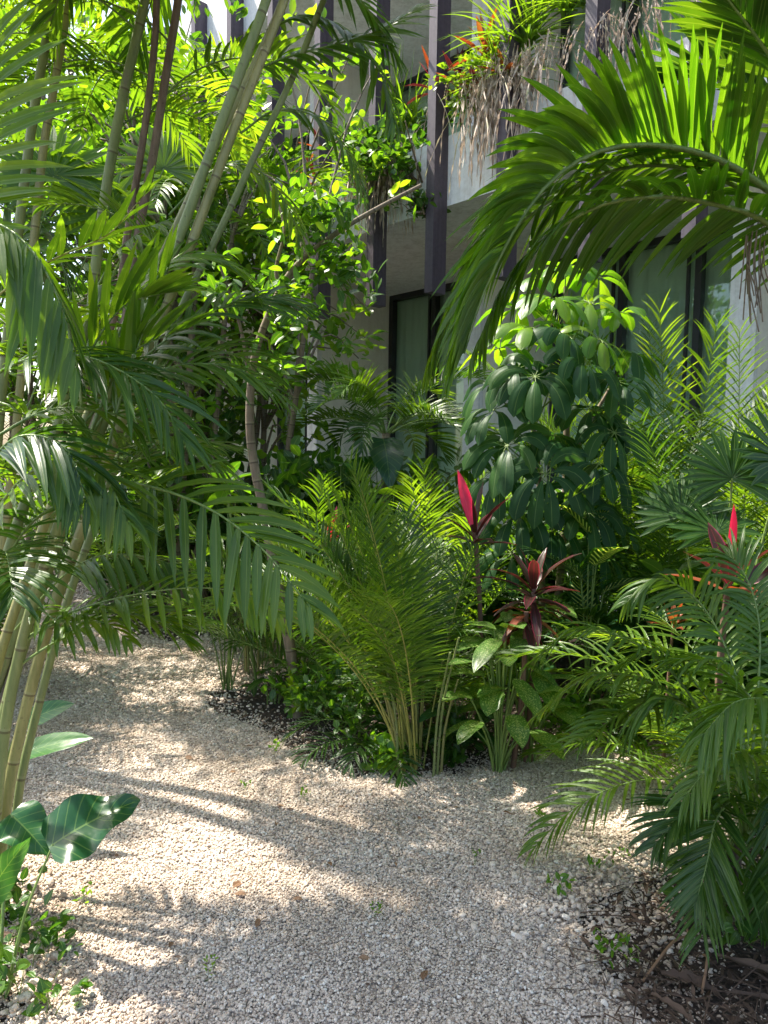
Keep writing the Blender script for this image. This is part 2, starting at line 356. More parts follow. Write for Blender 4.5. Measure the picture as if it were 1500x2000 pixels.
def rosette(name, label, base, crown, n=14, L=.35, W=.07, mats=('ti_dark',), elev=(15, 85), droop=.7, prof='sword', cat='plant', seed=0, stem_r=.012, group=None, across=1, ruffle=.02, stem='bark_red', az=(0, 360), nseg=7, fold=.3):
    np.random.seed(seed+77); base = np.array(base, float); crown = np.array(crown, float); o = thing(name, label, cat, base, group)
    if np.linalg.norm(crown-base) > .04:
        s = MB(); s.tube(spline([base-A(0, 0, .03), base*.5+crown*.5+np.random.normal(0, .015, 3), crown], 9), np.linspace(stem_r*1.2, stem_r, 9), 7); s.build('stem', M[stem], o, base)
    for i in range(n):
        z = math.radians(az[0]+(az[1]-az[0])*((i*.381966) % 1)+np.random.uniform(-12, 12)); e = math.radians(elev[0]+(elev[1]-elev[0])*(i+.5)/n+np.random.uniform(-8, 8))
        d = A(math.cos(e)*math.cos(z), math.cos(e)*math.sin(z), math.sin(e)); b = crown-A(0, 0, 1)*(1-i/n)*L*.25
        m = MB(); m.leaves(b, d, A(-math.sin(e)*math.cos(z), -math.sin(e)*math.sin(z), math.cos(e)), L*np.random.uniform(.75, 1.1), W*np.random.uniform(.8, 1.1), droop*np.random.uniform(.6, 1.2), prof, nseg, fold, across=across, ruffle=ruffle)
        mt = mats[i*len(mats)//n]
        m.build('leaf', M[mt], o, b)
    return o
def stalked(name, label, base, specs, mat='bigleaf', prof='heart', cat='plant', seed=0, r=.006, across=3, ruffle=.03, group=None, smat='stalk', fold=.15, droop=.8, nseg=10, curl=0):
    """specs: list of (leaf base point, leaf tip direction, length, width) with a petiole from the plant's base"""
    np.random.seed(seed+5); base = np.array(base, float); o = thing(name, label, cat, base, group)
    for sp in specs:
        b, d, L, W = sp[:4]; N = sp[4] if len(sp) > 4 else A(0, 0, 1); b = np.array(b, float)
        m = MB(); m.leaves(b, d, N, L, W, droop, prof, nseg, fold, across=across, ruffle=ruffle, curl=curl)
        lf = m.build('leaf', M[mat], o, b)
        s = MB(); root = base+np.random.normal(0, .015, 3)*A(1, 1, 0)-A(0, 0, .02)
        s.tube(spline([root, root*.55+b*.45+A(0, 0, .12*np.linalg.norm(b-root)), b+nrm(np.array(d, float))*L*.05], 9), np.linspace(r, r*.6, 9), 6); s.build('stalk', M[smat], lf, b)
    return o
def auto_specs(base, n, h, spread, L, W, elev=(-10, 35), az=(0, 360)):
    out = []
    for i in range(n):
        z = math.radians(az[0]+(az[1]-az[0])*((i*.381966+.1) % 1)); q = (i+.5)/n
        d = A(math.cos(z), math.sin(z), math.tan(math.radians(np.random.uniform(*elev))))
        b = np.array(base)+A(math.cos(z), math.sin(z), 0)*spread*(1.1-q)*np.random.uniform(.6, 1)+A(0, 0, h*(.3+.7*q))
        out.append((b, nrm(d), L*np.random.uniform(.7, 1.1), W*np.random.uniform(.75, 1.1)))
    return out
# ------------------------------------------------------------------ ground
def Bs(px, Y): return A((px-750)/FPX*Y*1.0 + 0.0, Y, 0)
m, nt, b, out = newmat('soil')
tc = nt.nodes.new('ShaderNodeTexCoord').outputs['Object']
c = ramp(nt, noise(nt, 14, 6, tc, .7), [(.3, (.022, .014, .009)), (.55, (.06, .04, .027)), (.75, (.12, .09, .065))])
c = mixc(nt, ramp(nt, noise(nt, 90, 3, tc), [(.6, (0, 0, 0)), (.68, (.8, .8, .8))]), c, (.22, .17, .13))
nt.links.new(c, b.inputs['Base Color']); b.inputs['Roughness'].default_value = .95
bump(nt, b, noise(nt, 45, 6, tc, .7), 1.0, .03); M['soil'] = m
m, nt, b, out = newmat('gravel_bed')
tc = nt.nodes.new('ShaderNodeTexCoord').outputs['Object']
vo = nt.nodes.new('ShaderNodeTexVoronoi'); vo.inputs['Scale'].default_value = 95; nt.links.new(tc, vo.inputs['Vector'])
c = ramp(nt, vo.outputs['Distance'], [(.0, (.6, .52, .44)), (.45, (.46, .39, .33)), (.75, (.24, .2, .16))])  # darker between cells: shadow of the gaps put into the colour
c = mixc(nt, ramp(nt, noise(nt, 3, 4, tc), [(.4, (0, 0, 0)), (.7, (.35, .35, .35))]), c, (.25, .2, .15))
nt.links.new(c, b.inputs['Base Color']); b.inputs['Roughness'].default_value = .95
bump(nt, b, mth(nt, 'SUBTRACT', 1., vo.outputs['Distance']), .9, .012); M['gravel_bed'] = m
m, nt, b, out = newmat('gravel_stone')
oi = nt.nodes.new('ShaderNodeObjectInfo').outputs['Random']
c = ramp(nt, oi, [(0, (.3, .225, .17)), (.12, (.47, .385, .305)), (.5, (.6, .505, .41)), (.85, (.69, .595, .495)), (.97, (.8, .74, .65)), (1, (.2, .14, .1))])
loc = nt.nodes.new('ShaderNodeObjectInfo').outputs['Location']
dk = ramp(nt, noise(nt, 1.6, 5, loc, .65), [(.42, (1, 1, 1)), (.56, (.9, .87, .83)), (.68, (.72, .67, .61))])
c = mixc(nt, 1., c, dk, 'MULTIPLY')
nt.links.new(c, b.inputs['Base Color']); b.inputs['Roughness'].default_value = .9; M['stone'] = m

mb = MB(); n = 200.
mb.add([[-n, -n, 0], [n, -n, 0], [n, n, 0], [-n, n, 0]], [[0, 1, 2, 3]])
tag(mb.build('ground', M['soil'], smooth=False), kind='structure')

GP = [(-300,2600),(-60,2200),(40,2000),(40,1800),(30,1600),(20,1450),(-60,1330),(-170,1240),(-140,1150),(120,1138),(245,1150),(190,1192),(250,1240),(330,1256),(420,1246),(500,1228),(580,1222),(625,1245),(585,1290),(480,1330),(405,1350),(395,1378),(450,1402),(530,1445),(600,1486),(680,1520),(780,1532),(880,1512),(960,1490),(1060,1470),(1200,1464),(1350,1450),(1560,1440),(1640,1560),(1400,1650),(1270,1710),(1170,1770),(1130,1820),(1165,1890),(1240,1970),(1290,2030),(1370,2300),(1500,2600)]
poly = np.array([G(*p)[:2] for p in GP]); poly = np.vstack([poly, [[.9, -3], [-1.2, -3]]])
def densify(pl, step=.12):
    out = []
    for i in range(len(pl)):
        a, b_ = pl[i], pl[(i+1) % len(pl)]; k = max(1, int(np.linalg.norm(b_-a)/step))
        for j in range(k): out.append(a+(b_-a)*j/k)
    return np.array(out)
pd = densify(poly); np.random.seed(3); pd = pd+np.random.normal(0, .022, pd.shape)
def inside(pts, pl):
    x, y = pts[:, 0], pts[:, 1]; r = np.zeros(len(pts), bool); j = len(pl)-1
    for i in range(len(pl)):
        xi, yi = pl[i]; xj, yj = pl[j]
        c_ = ((yi > y) != (yj > y)) & (x < (xj-xi)*(y-yi)/(yj-yi+1e-12)+xi); r ^= c_; j = i
    return r
def gz(x, y): return .022+.6*ground_h(x, y)
# gravel sheet: grid cells inside the outline
st = .05; xs = np.arange(-6, 6, st); ys = np.arange(-3, 9.5, st); X, Y = np.meshgrid(xs, ys)
edge_d = lambda q: np.sqrt(np.min(np.stack([(q[:, 0]-c_[0])**2+(q[:, 1]-c_[1])**2 for c_ in pd]), 0))
cen = np.stack([X.ravel()+st/2, Y.ravel()+st/2], 1); ins = inside(cen, pd).reshape(X.shape)
ix, iy = np.where(ins)
VX = np.stack([X, Y], -1); nx = X.shape[1]
allv = np.stack([X.ravel(), Y.ravel(), gz(X.ravel(), Y.ravel())], 1)
Fq = []
for a, b_ in zip(ix, iy):
    if a+1 < X.shape[0] and b_+1 < nx: i = a*nx+b_; Fq.append([i, i+1, i+nx+1, i+nx])
Fq = np.array(Fq); used, inv = np.unique(Fq.ravel(), return_inverse=True)
av_ = allv[used]; av_[:, 2] = .004+(av_[:, 2]-.004)*np.clip((edge_d(av_)-.03)/.15, 0, 1)
mb = MB(); mb.add(av_, inv.reshape(-1, 4)); tag(mb.build('gravel_path', M['gravel_bed']), kind='structure')

def scatter_obj(name, pts, sc, mat, label=None, seed=0, flat=.62, sub=1):
    me = bpy.data.meshes.new(name); me.from_pydata(pts.tolist(), [], []); at = me.attributes.new('sc', 'FLOAT', 'POINT'); at.data.foreach_set('value', np.asarray(sc, float))
    me.materials.append(mat); o = bpy.data.objects.new(name, me); C.objects.link(o)
    ng = bpy.data.node_groups.new(name, 'GeometryNodeTree')
    ng.interface.new_socket('Geometry', in_out='INPUT', socket_type='NodeSocketGeometry'); ng.interface.new_socket('Geometry', in_out='OUTPUT', socket_type='NodeSocketGeometry')
    N = ng.nodes; L = ng.links; gi = N.new('NodeGroupInput'); go = N.new('NodeGroupOutput')
    g2i = N.new('GeometryNodeGeometryToInstance')
    for k in range(4):
        ico = N.new('GeometryNodeMeshIcoSphere'); ico.inputs['Radius'].default_value = 1; ico.inputs['Subdivisions'].default_value = sub
        tx = N.new('ShaderNodeTexNoise'); tx.noise_dimensions = '4D'; tx.inputs['W'].default_value = k*5.3+seed; tx.inputs['Scale'].default_value = .9
        sb = N.new('ShaderNodeVectorMath'); sb.operation = 'SUBTRACT'; sb.inputs[1].default_value = (.5, .5, .5); L.new(tx.outputs['Color'], sb.inputs[0])
        ml = N.new('ShaderNodeVectorMath'); ml.operation = 'SCALE'; ml.inputs['Scale'].default_value = 1.6; L.new(sb.outputs[0], ml.inputs[0])
        sp = N.new('GeometryNodeSetPosition'); L.new(ico.outputs['Mesh'], sp.inputs['Geometry']); L.new(ml.outputs[0], sp.inputs['Offset'])
        tr = N.new('GeometryNodeTransform'); tr.inputs['Scale'].default_value = (1.1, [.8, .9, .7, 1.][k], flat); L.new(sp.outputs[0], tr.inputs['Geometry'])
        sm = N.new('GeometryNodeSetMaterial'); sm.inputs['Material'].default_value = mat; L.new(tr.outputs[0], sm.inputs['Geometry'])
        L.new(sm.outputs[0], g2i.inputs[0])
    iop = N.new('GeometryNodeInstanceOnPoints'); L.new(gi.outputs[0], iop.inputs['Points']); L.new(g2i.outputs[0], iop.inputs['Instance']); iop.inputs['Pick Instance'].default_value = True
    rv = N.new('FunctionNodeRandomValue'); rv.data_type = 'FLOAT_VECTOR'; rv.inputs[0].default_value = (-.6, -.6, 0); rv.inputs[1].default_value = (.6, .6, 6.28)
    try: L.new(rv.outputs[0], iop.inputs['Rotation'])
    except Exception: pass
    na = N.new('GeometryNodeInputNamedAttribute'); na.data_type = 'FLOAT'; na.inputs['Name'].default_value = 'sc'
    L.new([q for q in na.outputs if q.enabled][0], iop.inputs['Scale']); L.new(iop.outputs[0], go.inputs[0])
    md = o.modifiers.new('scatter', 'NODES'); md.node_group = ng
    return tag(o, kind='stuff', label=label)
np.random.seed(11)
def rnd_pts(x0, x1, y0, y1, dens):
    k = int((x1-x0)*(y1-y0)*dens); return np.stack([np.random.uniform(x0, x1, k), np.random.uniform(y0, y1, k)], 1)
cand = [(rnd_pts(-1.5, 1.9, .9, 2.6, 36000), .0038), (rnd_pts(-2.2, 2.6, 2.6, 4.2, 24000), .0047), (rnd_pts(-3.4, 3, 4.2, 6, 8500), .0075), (rnd_pts(-4.5, 3, 6, 9.2, 3400), .0105)]
P_, S_ = [], []
for pts, r in cand:
    a = inside(pts, pd); d = np.full(len(pts), 9.)
    o_ = np.where(~a)[0]; po = pts[o_]
    dm = np.full(len(po), 9.)
    for q in pd[::1]: dm = np.minimum(dm, (po[:, 0]-q[0])**2+(po[:, 1]-q[1])**2)
    d[o_] = np.sqrt(dm); k = a | (np.random.rand(len(pts)) < .6*np.exp(-d/.07)+.12*np.exp(-d/.3)*(d < 2))
    # thin the cover near the soft edges on the right bed
    pts = pts[k]; P_.append(pts); S_.append(r*np.random.lognormal(0, .28, len(pts)))
pts = np.concatenate(P_); sc = np.concatenate(S_); a = inside(pts, pd)
ez = np.concatenate([edge_d(pts[i:i+20000]) for i in range(0, len(pts), 20000)])
z = np.where(a, .004+(gz(pts[:, 0], pts[:, 1])-.004)*np.clip((ez-.03)/.15, 0, 1)+np.random.uniform(-.002, .007, len(pts)), .003)
scatter_obj('gravel', np.column_stack([pts, z]), sc, M['stone'], 'loose pale limestone gravel covering the garden path')
# bigger limestone lumps by the right-hand bed and the left edge
q = []
for cx, cy, r_, k in ((*G(1150, 1800)[:2], .28, 420), (*G(1290, 1830)[:2], .25, 160), (*G(1130, 1700)[:2], .3, 220), (*G(40, 1760)[:2], .14, 140), (*G(40, 1950)[:2], .12, 140), (*G(1250, 1950)[:2], .14, 60), (*G(1420, 1720)[:2], .3, 120)):
    q.append(np.random.normal(0, 1, (k, 2))*r_*.6+[cx, cy])
q = np.concatenate(q); a = inside(q, pd)
scatter_obj('limestone_rubble', np.column_stack([q, np.where(a, gz(q[:, 0], q[:, 1])+.008, .006)]), np.minimum(np.random.lognormal(-5.0, .45, len(q)), .0125), M['stone'], 'coarse white limestone lumps at the edge of the planting bed', seed=3, sub=2)
# leaf litter on the soil
np.random.seed(5)
lp = np.concatenate([rnd_pts(-5, 4.5, 1.2, 9.5, 150), rnd_pts(.7, 2.2, 1.3, 2.9, 900), rnd_pts(-1.9, -.9, 1.2, 3, 300), rnd_pts(-.8, 1.7, 3.2, 5, 300)])
lp = lp[~inside(lp, pd)]; k = len(lp); mb = MB()
mb.leaves(np.column_stack([lp, np.random.uniform(.004, .03, k)]), np.column_stack([np.random.normal(size=(k, 2)), np.random.normal(0, .15, k)]), A(0, 0, 1)+np.random.normal(0, .4, (k, 3)), np.random.uniform(.015, .07, k), np.random.uniform(.003, .016, k), .2, 'lance', 3, .4)
tag(mb.build('leaf_litter', M['litter']), 'brown leaf litter lying on the dark soil of the beds', kind='stuff')

k = 420; sp_ = np.column_stack([np.random.uniform(-2.2, 1.6, k), np.random.uniform(1.5, 6, k)]); sp_ = sp_[inside(sp_, pd)]; k = len(sp_); mb = MB()
mb.leaves(np.column_stack([sp_, gz(sp_[:, 0], sp_[:, 1])+.012]), np.column_stack([np.random.normal(size=(k, 2)), np.random.normal(0, .1, k)]), A(0, 0, 1)+np.random.normal(0, .4, (k, 3)), np.random.uniform(.008, .03, k), np.random.uniform(.002, .009, k), .2, 'lance', 3, .4)
tag(mb.build('leaf_crumbs', M['litter']), 'tiny dark crumbs of leaf and twig strewn over the pale gravel', kind='stuff')
k = 420; c_ = np.random.normal(0, 1, (k, 2))*[.22, .2]+G(1380, 1950)[:2]; mb = MB()
mb.leaves(np.column_stack([c_, np.random.uniform(.01, .05, k)]), np.column_stack([np.random.normal(size=(k, 2)), np.random.normal(0, .12, k)]), A(0, 0, 1)+np.random.normal(0, .5, (k, 3)), np.random.uniform(.04, .2, k), np.random.uniform(.002, .006, k), .3, 'grass', 4, .3)
tag(mb.build('dry_fibres', M['litter']), 'tangle of dry palm fibres on the soil at the lower right', kind='stuff')

# ------------------------------------------------------------------ building
def wallmat(name, c1, c2, rough=.85):
    m, nt, b, out = newmat(name); tc = nt.nodes.new('ShaderNodeTexCoord').outputs['Object']
    mp = nt.nodes.new('ShaderNodeMapping'); mp.inputs['Scale'].default_value = (1, 1, .25); nt.links.new(tc, mp.inputs[0])
    mp.inputs['Scale'].default_value = (1.6, 1.6, .12)
    f = mth(nt, 'ADD', mth(nt, 'MULTIPLY', noise(nt, 5, 7, mp.outputs[0], .7), .7), mth(nt, 'MULTIPLY', noise(nt, 25, 3, tc), .3))
    nt.links.new(ramp(nt, f, [(.32, c2), (.55, c1)]), b.inputs['Base Color']); b.inputs['Roughness'].default_value = rough
    bump(nt, b, noise(nt, 120, 4, tc), .25, .003); return m
M['render'] = wallmat('cream_plaster', (.88, .86, .79), (.76, .735, .66))
M['white'] = wallmat('white_plaster', (.82, .82, .82), (.55, .54, .52))
M['fin'] = wallmat('aubergine_timber', (.09, .07, .088), (.045, .032, .045), .55)
M['frame'] = wallmat('dark_frame', (.03, .033, .038), (.022, .025, .03), .4)
m, nt, b, out = newmat('curtain'); u = nt.nodes.new('ShaderNodeTexCoord').outputs['Object']
nt.links.new(ramp(nt, noise(nt, 2, 3, u), [(.3, (.74, .8, .74)), (.7, (.84, .88, .83))]), b.inputs['Base Color']); b.inputs['Roughness'].default_value = .9; M['curtain'] = m
m, nt, b, out = newmat('green_glass'); nt.nodes.remove(b)
t = nt.nodes.new('ShaderNodeBsdfTransparent'); t.inputs[0].default_value = (.84, .92, .87, 1); g = nt.nodes.new('ShaderNodeBsdfGlossy'); g.inputs['Roughness'].default_value = .02; g.inputs[0].default_value = (.85, .95, .92, 1)
fr = nt.nodes.new('ShaderNodeLayerWeight'); fr.inputs[0].default_value = .5; mx = nt.nodes.new('ShaderNodeMixShader')
nt.links.new(mth(nt, 'ADD', mth(nt, 'MULTIPLY', mth(nt, 'POWER', fr.outputs['Facing'], 3.), .5), .06), mx.inputs[0]); nt.links.new(t.outputs[0], mx.inputs[1]); nt.links.new(g.outputs[0], mx.inputs[2]); nt.links.new(mx.outputs[0], out.inputs[0]); M['glass'] = m
DD = A(-.682, .731, 0); EE = A(.731, .682, 0); B0 = A(-.05, 8, 0)
def BP(s, e, z): return B0+DD*s+EE*e+A(0, 0, z)
def bb(mb, s0, s1, e0, e1, z0, z1):
    mb.hexa([BP(s1, e0, z0), BP(s0, e0, z0), BP(s0, e1, z0), BP(s1, e1, z0), BP(s1, e0, z1), BP(s0, e0, z1), BP(s0, e1, z1), BP(s1, e1, z1)])
S0_, S1_ = -6.35, 8.5
bld = thing('apartment_building', 'cream two storey building with dark vertical fins and planted balconies behind the garden', 'building', BP(0, 0, 0))
def part(name, mat, boxes, parent=None):
    mb = MB()
    for q in boxes: bb(mb, *q)
    return mb.build(name, M[mat], parent or bld, BP(boxes[0][0], boxes[0][2], boxes[0][4]), smooth=False)
Z1, Z2 = 3.96, 7.0
part('parapet', 'white', [(S0_, S1_, 0, .16, Z1, 4.62)]); part('parapet', 'white', [(S0_, S1_, 0, .16, Z2, 7.9)])
part('floor_slab', 'white', [(S0_, S1_, .163, 4.2, Z1+.01, 4.2)]); part('roof', 'white', [(S0_, S1_, .163, 4.2, Z2+.01, 7.25)])
part('terrace', 'white', [(S0_, S1_, .85, 4.2, .002, .14)])
part('back_wall', 'render', [(S0_, S1_, 4.2, 4.35, .002, 7.4)])
ps = [2.5+2.92*k for k in (-3, -2, -1, 0, 1, 2)]
for z0, z1 in ((.14, Z1+.01), (4.2, Z2+.01)):
    for s in ps:
        part('partition_wall', 'render', [(s-.1, s+.1, 1.06, 4.2, z0, z1)])
        part('pier_edge', 'white', [(s-.11, s+.11, .98, 1.06, z0, z1)])  # end face whiter than the partition, sky light put into its colour
    for s in ps[:-1]:
        wa, wb = s+.1, s+2.82; e = 2.35
        fr_ = part('window', 'frame', [(wa, wb, e, e+.1, z1-.08, z1), (wa, wb, e, e+.1, z0, z0+.08)]+[(wa+(wb-wa-.07)*k/3, wa+(wb-wa-.07)*k/3+.07, e-.002, e+.102, z0+.08, z1-.08) for k in range(4)]+[(wa+(wb-wa-.07)*k/3+.15, wa+(wb-wa-.07)*k/3+.18, e+.04, e+.08, z0+.08, z1-.08) for k in (1, 2)])
        for k in range(3):
            x0 = wa+(wb-wa-.07)*k/3+.07
            part('pane', 'glass', [(x0, wa+(wb-wa-.07)*(k+1)/3, e+.085, e+.095, z0+.08, z1-.08)], fr_)
        mb = MB(); k = 60; ss = np.linspace(wa+.02, wb-.02, k); ee = e+.16+.025*np.sin(ss*34)+.012*np.sin(ss*81)
        V = np.array([BP(a, c_, z) for z in (z0+.02, z1-.03) for a, c_ in zip(ss, ee)]); mb.add(V, [[i, i+1, i+1+k, i+k] for i in range(k-1)])
        mb.build('curtain', M['curtain'], fr_, BP(wa, e, z0))
for s in [.93*k for k in range(0, 9)]+[-.85*k for k in range(1, 8)]:
    part('fin', 'fin', [(s-.052, s+.052, -.19, -.003, 3.12, 7.75)])
# ------------------------------------------------------------------ plants: left foreground cane palm
np.random.seed(21)
def cane(parent, pts, r, mat, sheath=None):
    R = spline(PP(pts), 40); m = MB(); rr = np.linspace(r*1.1, r*.82, 40); t = np.arange(40)
    m.tube(R, rr, 12, np.random.rand()); o = m.build('cane', M[mat], parent, R[0]); return R
pa = thing('cane_palm', 'tall leaning cane palm with thick ringed green canes at the left of the path', 'palm', Bs(-20, 2.3))
def L_(pts, Y0, Y1):
    n = len(pts); return [(x, y, Y0+(Y1-Y0)*i/(n-1)) for i, (x, y) in enumerate(pts)]
ca = [
 (L_([(-5,1815),(8,1600),(42,1420),(95,1220),(150,1060),(215,885),(285,700),(370,485),(448,275),(515,105),(575,-60),(650,-330)], 2.3, 2.65), .0175, 'cane_yellow'),
 (L_([(-45,1810),(-25,1560),(20,1350),(68,1190),(122,1030),(187,865),(255,680),(345,475),(432,240),(492,80),(548,-90),(615,-350)], 2.35, 2.6), .018, 'cane'),
 (L_([(-70,1815),(-50,1520),(-8,1310),(40,1160),(92,1010),(158,845),(232,665),(318,500),(402,320),(478,165),(550,10),(640,-250)], 2.4, 2.75), .0165, 'cane_yellow'),
 (L_([(20,1800),(35,1560),(80,1360),(130,1180),(190,1010),(262,820),(350,610),(432,445),(502,295),(572,150),(632,0),(700,-160)], 2.42, 2.95), .0135, 'cane'),
 (L_([(-90,1800),(-80,1500),(-50,1300),(0,1130),(50,980),(110,840),(150,700),(200,560)], 2.2, 2.3), .017, 'cane'),
 (L_([(-25,1815),(0,1500),(35,1290),(85,1110),(150,930),(222,740)], 2.28, 2.25), .017, 'cane')]
FF_more = 0
for pts, r, mt in ca: cane(pa, pts, r, mt)
def FF(parent, pts, Y0=None, Y1=None, mat='palm', smat='stalk', **k):
    if Y0 is not None: pts = L_(pts, Y0, Y1)
    return frond(parent, PP(pts), M[mat], M[smat], **k)
# the big near frond and its neighbours
FF(pa, [(100,1010),(180,940),(300,952),(420,1000),(520,1080),(600,1180)], 2.2, 1.75, 'palm', n=20, L=.27, W=.032, a0=70, a1=30, lift=28, lift2=-62, droop=.55, t0=.14, r=.006, nseg=5, jit=.04)
FF(pa, [(60,1240),(140,1195),(270,1160),(400,1148),(500,1168),(560,1210)], 2.35, 2.0, 'palm_bright', n=20, L=.18, W=.022, a0=65, a1=25, lift=25, lift2=-40, droop=.7, t0=.2, r=.004)
FF(pa, [(70,1180),(130,1120),(200,1085),(300,1090),(380,1130)], 2.4, 2.3, 'palm', n=16, L=.2, W=.026, a0=70, a1=25, lift=-10, lift2=-60, droop=.6, t0=.25, r=.004)
FF(pa, [(-20,590),(60,530),(140,490),(215,455),(290,370)], 2.05, 2.0, 'palm_bright', 'stalk_y', n=11, L=.17, W=.03, a0=60, a1=25, lift=15, lift2=10, droop=.2, t0=.1, r=.004)
FF(pa, [(210,880),(240,760),(275,660),(330,520)], 2.1, 2.15, 'palm_bright', n=8, L=.28, W=.036, a0=28, a1=12, lift=35, droop=.15, t0=.2, r=.005)
FF(pa, [(180,840),(220,740),(270,680),(370,640)], 2.1, 2.2, 'palm_bright', n=12, L=.24, W=.03, a0=55, a1=20, lift=30, droop=.3, t0=.2, r=.005)
FF(pa, [(-80,440),(0,440),(70,500),(120,600),(150,720)], 1.8, 1.75, 'palm', n=16, L=.27, W=.036, a0=50, a1=20, lift=-30, lift2=-60, droop=.6, t0=.1, r=.005)
FF(pa, [(170,860),(240,770),(340,715),(460,720),(560,780)], 2.2, 2.4, 'palm', n=24, L=.22, W=.022, a0=65, a1=25, lift=25, lift2=-30, droop=.6, t0=.15, r=.005)
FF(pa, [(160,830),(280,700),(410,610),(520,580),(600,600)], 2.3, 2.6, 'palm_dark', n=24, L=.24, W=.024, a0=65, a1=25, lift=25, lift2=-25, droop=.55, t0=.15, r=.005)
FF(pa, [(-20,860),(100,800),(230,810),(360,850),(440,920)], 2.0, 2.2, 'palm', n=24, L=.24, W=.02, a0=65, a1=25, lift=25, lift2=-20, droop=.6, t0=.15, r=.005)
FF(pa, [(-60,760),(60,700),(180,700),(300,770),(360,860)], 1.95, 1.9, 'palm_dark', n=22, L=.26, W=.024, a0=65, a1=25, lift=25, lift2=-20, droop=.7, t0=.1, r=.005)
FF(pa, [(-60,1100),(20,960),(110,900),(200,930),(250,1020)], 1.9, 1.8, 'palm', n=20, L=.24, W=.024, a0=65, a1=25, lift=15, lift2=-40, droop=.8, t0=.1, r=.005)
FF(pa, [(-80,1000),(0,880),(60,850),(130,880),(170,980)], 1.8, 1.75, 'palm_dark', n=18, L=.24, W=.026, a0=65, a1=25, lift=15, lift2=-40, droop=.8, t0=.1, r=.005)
FF(pa, [(-40,470),(-30,300),(-25,150),(-60,0)], 2.2, 2.2, 'palm_bright', n=18, L=.3, W=.03, a0=75, a1=40, lift=0, lift2=10, droop=.4, t0=.05, r=.005, S0=A(1, 0, .1))
FF(pa, [(30,1230),(70,1190),(120,1215),(200,1215),(250,1250)], 2.3, 2.2, 'palm', n=14, L=.14, W=.02, a0=60, a1=25, lift=10, lift2=-40, droop=.8, t0=.2, r=.004)
FF(pa, [(470,150),(560,112),(650,88),(740,60),(810,20)], 2.85, 2.9, 'palm', n=26, L=.24, W=.026, a0=70, a1=30, lift=30, lift2=-45, droop=.4, t0=.08, r=.006)
FF(pa, [(560,-150),(640,-60),(720,20),(775,110)], 2.7, 2.9, 'palm_dark', n=24, L=.24, W=.026, a0=70, a1=30, lift=25, lift2=-30, droop=.4, t0=.08, r=.006)
FF(pa, [(520,60),(600,30),(690,70),(750,160),(770,240)], 2.95, 3.0, 'palm', n=24, L=.26, W=.028, a0=70, a1=30, lift=25, lift2=-40, droop=.5, t0=.08, r=.006)
FF(pa, [(470,260),(540,215),(620,230),(680,300),(710,380)], 2.9, 3.0, 'palm', n=20, L=.2, W=.024, a0=70, a1=30, lift=25, lift2=-40, droop=.5, t0=.1, r=.005)
FF(pa, [(330,420),(420,330),(500,330),(560,400),(590,480)], 3.0, 3.1, 'palm_bright', n=22, L=.2, W=.024, a0=70, a1=30, lift=25, lift2=-40, droop=.5, t0=.1, r=.005)
FF(pa, [(210,700),(280,560),(360,500),(450,520),(520,600)], 2.3, 2.5, 'palm_bright', n=22, L=.2, W=.024, a0=60, a1=25, lift=25, lift2=-20, droop=.5, t0=.15, r=.005)
FF(pa, [(120,840),(170,700),(240,600),(330,570)], 2.1, 2.1, 'palm_bright', n=14, L=.26, W=.032, a0=40, a1=18, lift=30, droop=.25, t0=.2, r=.005)
# crowns above the frame
for pts, r, mt in ca[:4]:
    e = P(*pts[-1])
    for i in range(4):
        z = math.radians([-110, -60, 150, 195][i]+random.uniform(-20, 20))
        frond(pa, arch(e, z, random.uniform(20, 70), 1.5, random.uniform(60, 100)), M['palm'], M['stalk'], 30, .38, .034, lift=20, droop=.6, t0=.2, r=.009)
# lower filler fronds of the same clump
for i in range(16):
    q = i % 6; R = spline(PP(ca[q][0]), 40); s_ = R[random.randint(15, 22)]
    z = math.radians(random.uniform(-110, 60) if i % 3 else random.uniform(120, 250))
    frond(pa, arch(s_, z, random.uniform(35, 65), random.uniform(.5, .75), random.uniform(50, 85)), M[['palm', 'palm_dark', 'palm'][i % 3]], M['stalk'], 22, .23, .022, lift=18, droop=.7, t0=.2, r=.005)

pb = thing('cane_palm', 'cane palm with brown papery sheaths on its stems behind the green leaning canes', 'palm', Bs(-50, 3.6))
cb = [
 (L_([(-60,1492),(15,1280),(105,1000),(163,750),(188,510),(214,330),(240,190),(272,50),(300,-110),(360,-630)], 3.6, 3.3), .024, 'cane'),
 (L_([(-30,1492),(60,1200),(170,860),(246,620),(268,470),(300,300),(322,160),(348,0),(365,-150),(425,-670)], 3.6, 3.3), .02, 'cane_dry'),
 (L_([(-50,1492),(50,1150),(150,830),(222,620),(250,450),(275,300),(292,180),(305,40),(310,-150),(370,-670)], 3.6, 3.3), .017, 'cane_dry'),
 (L_([(-100,1492),(-30,1100),(10,700),(40,420),(66,220),(90,80),(112,-60),(172,-580)], 3.6, 3.3), .022, 'cane'),
 (L_([(-80,1492),(0,1100),(45,700),(80,330),(104,180),(130,30),(150,-100),(210,-620)], 3.6, 3.3), .019, 'cane_yellow')]
for pts, r, mt in cb: cane(pb, pts, r, mt)
for i, (pts, r, mt) in enumerate(cb):
    R = spline(PP(pts), 40)
    for j in (0, 1, 3, 4):
        s_ = R[-1-int(j*1.6)]
        z = math.radians([-60, 20, 150, 230, 300][j]+random.uniform(-30, 30))
        frond(pb, arch(s_, z, random.uniform(10, 60), random.uniform(.9, 1.2), random.uniform(50, 100)), M[['palm', 'palm_bright', 'palm_bright'][(i+j) % 3]], M['stalk'], 28, .3, .03, lift=18, droop=.6, t0=.2, r=.007)  # mostly the brighter leaf, sunlight on these crowns put into colour
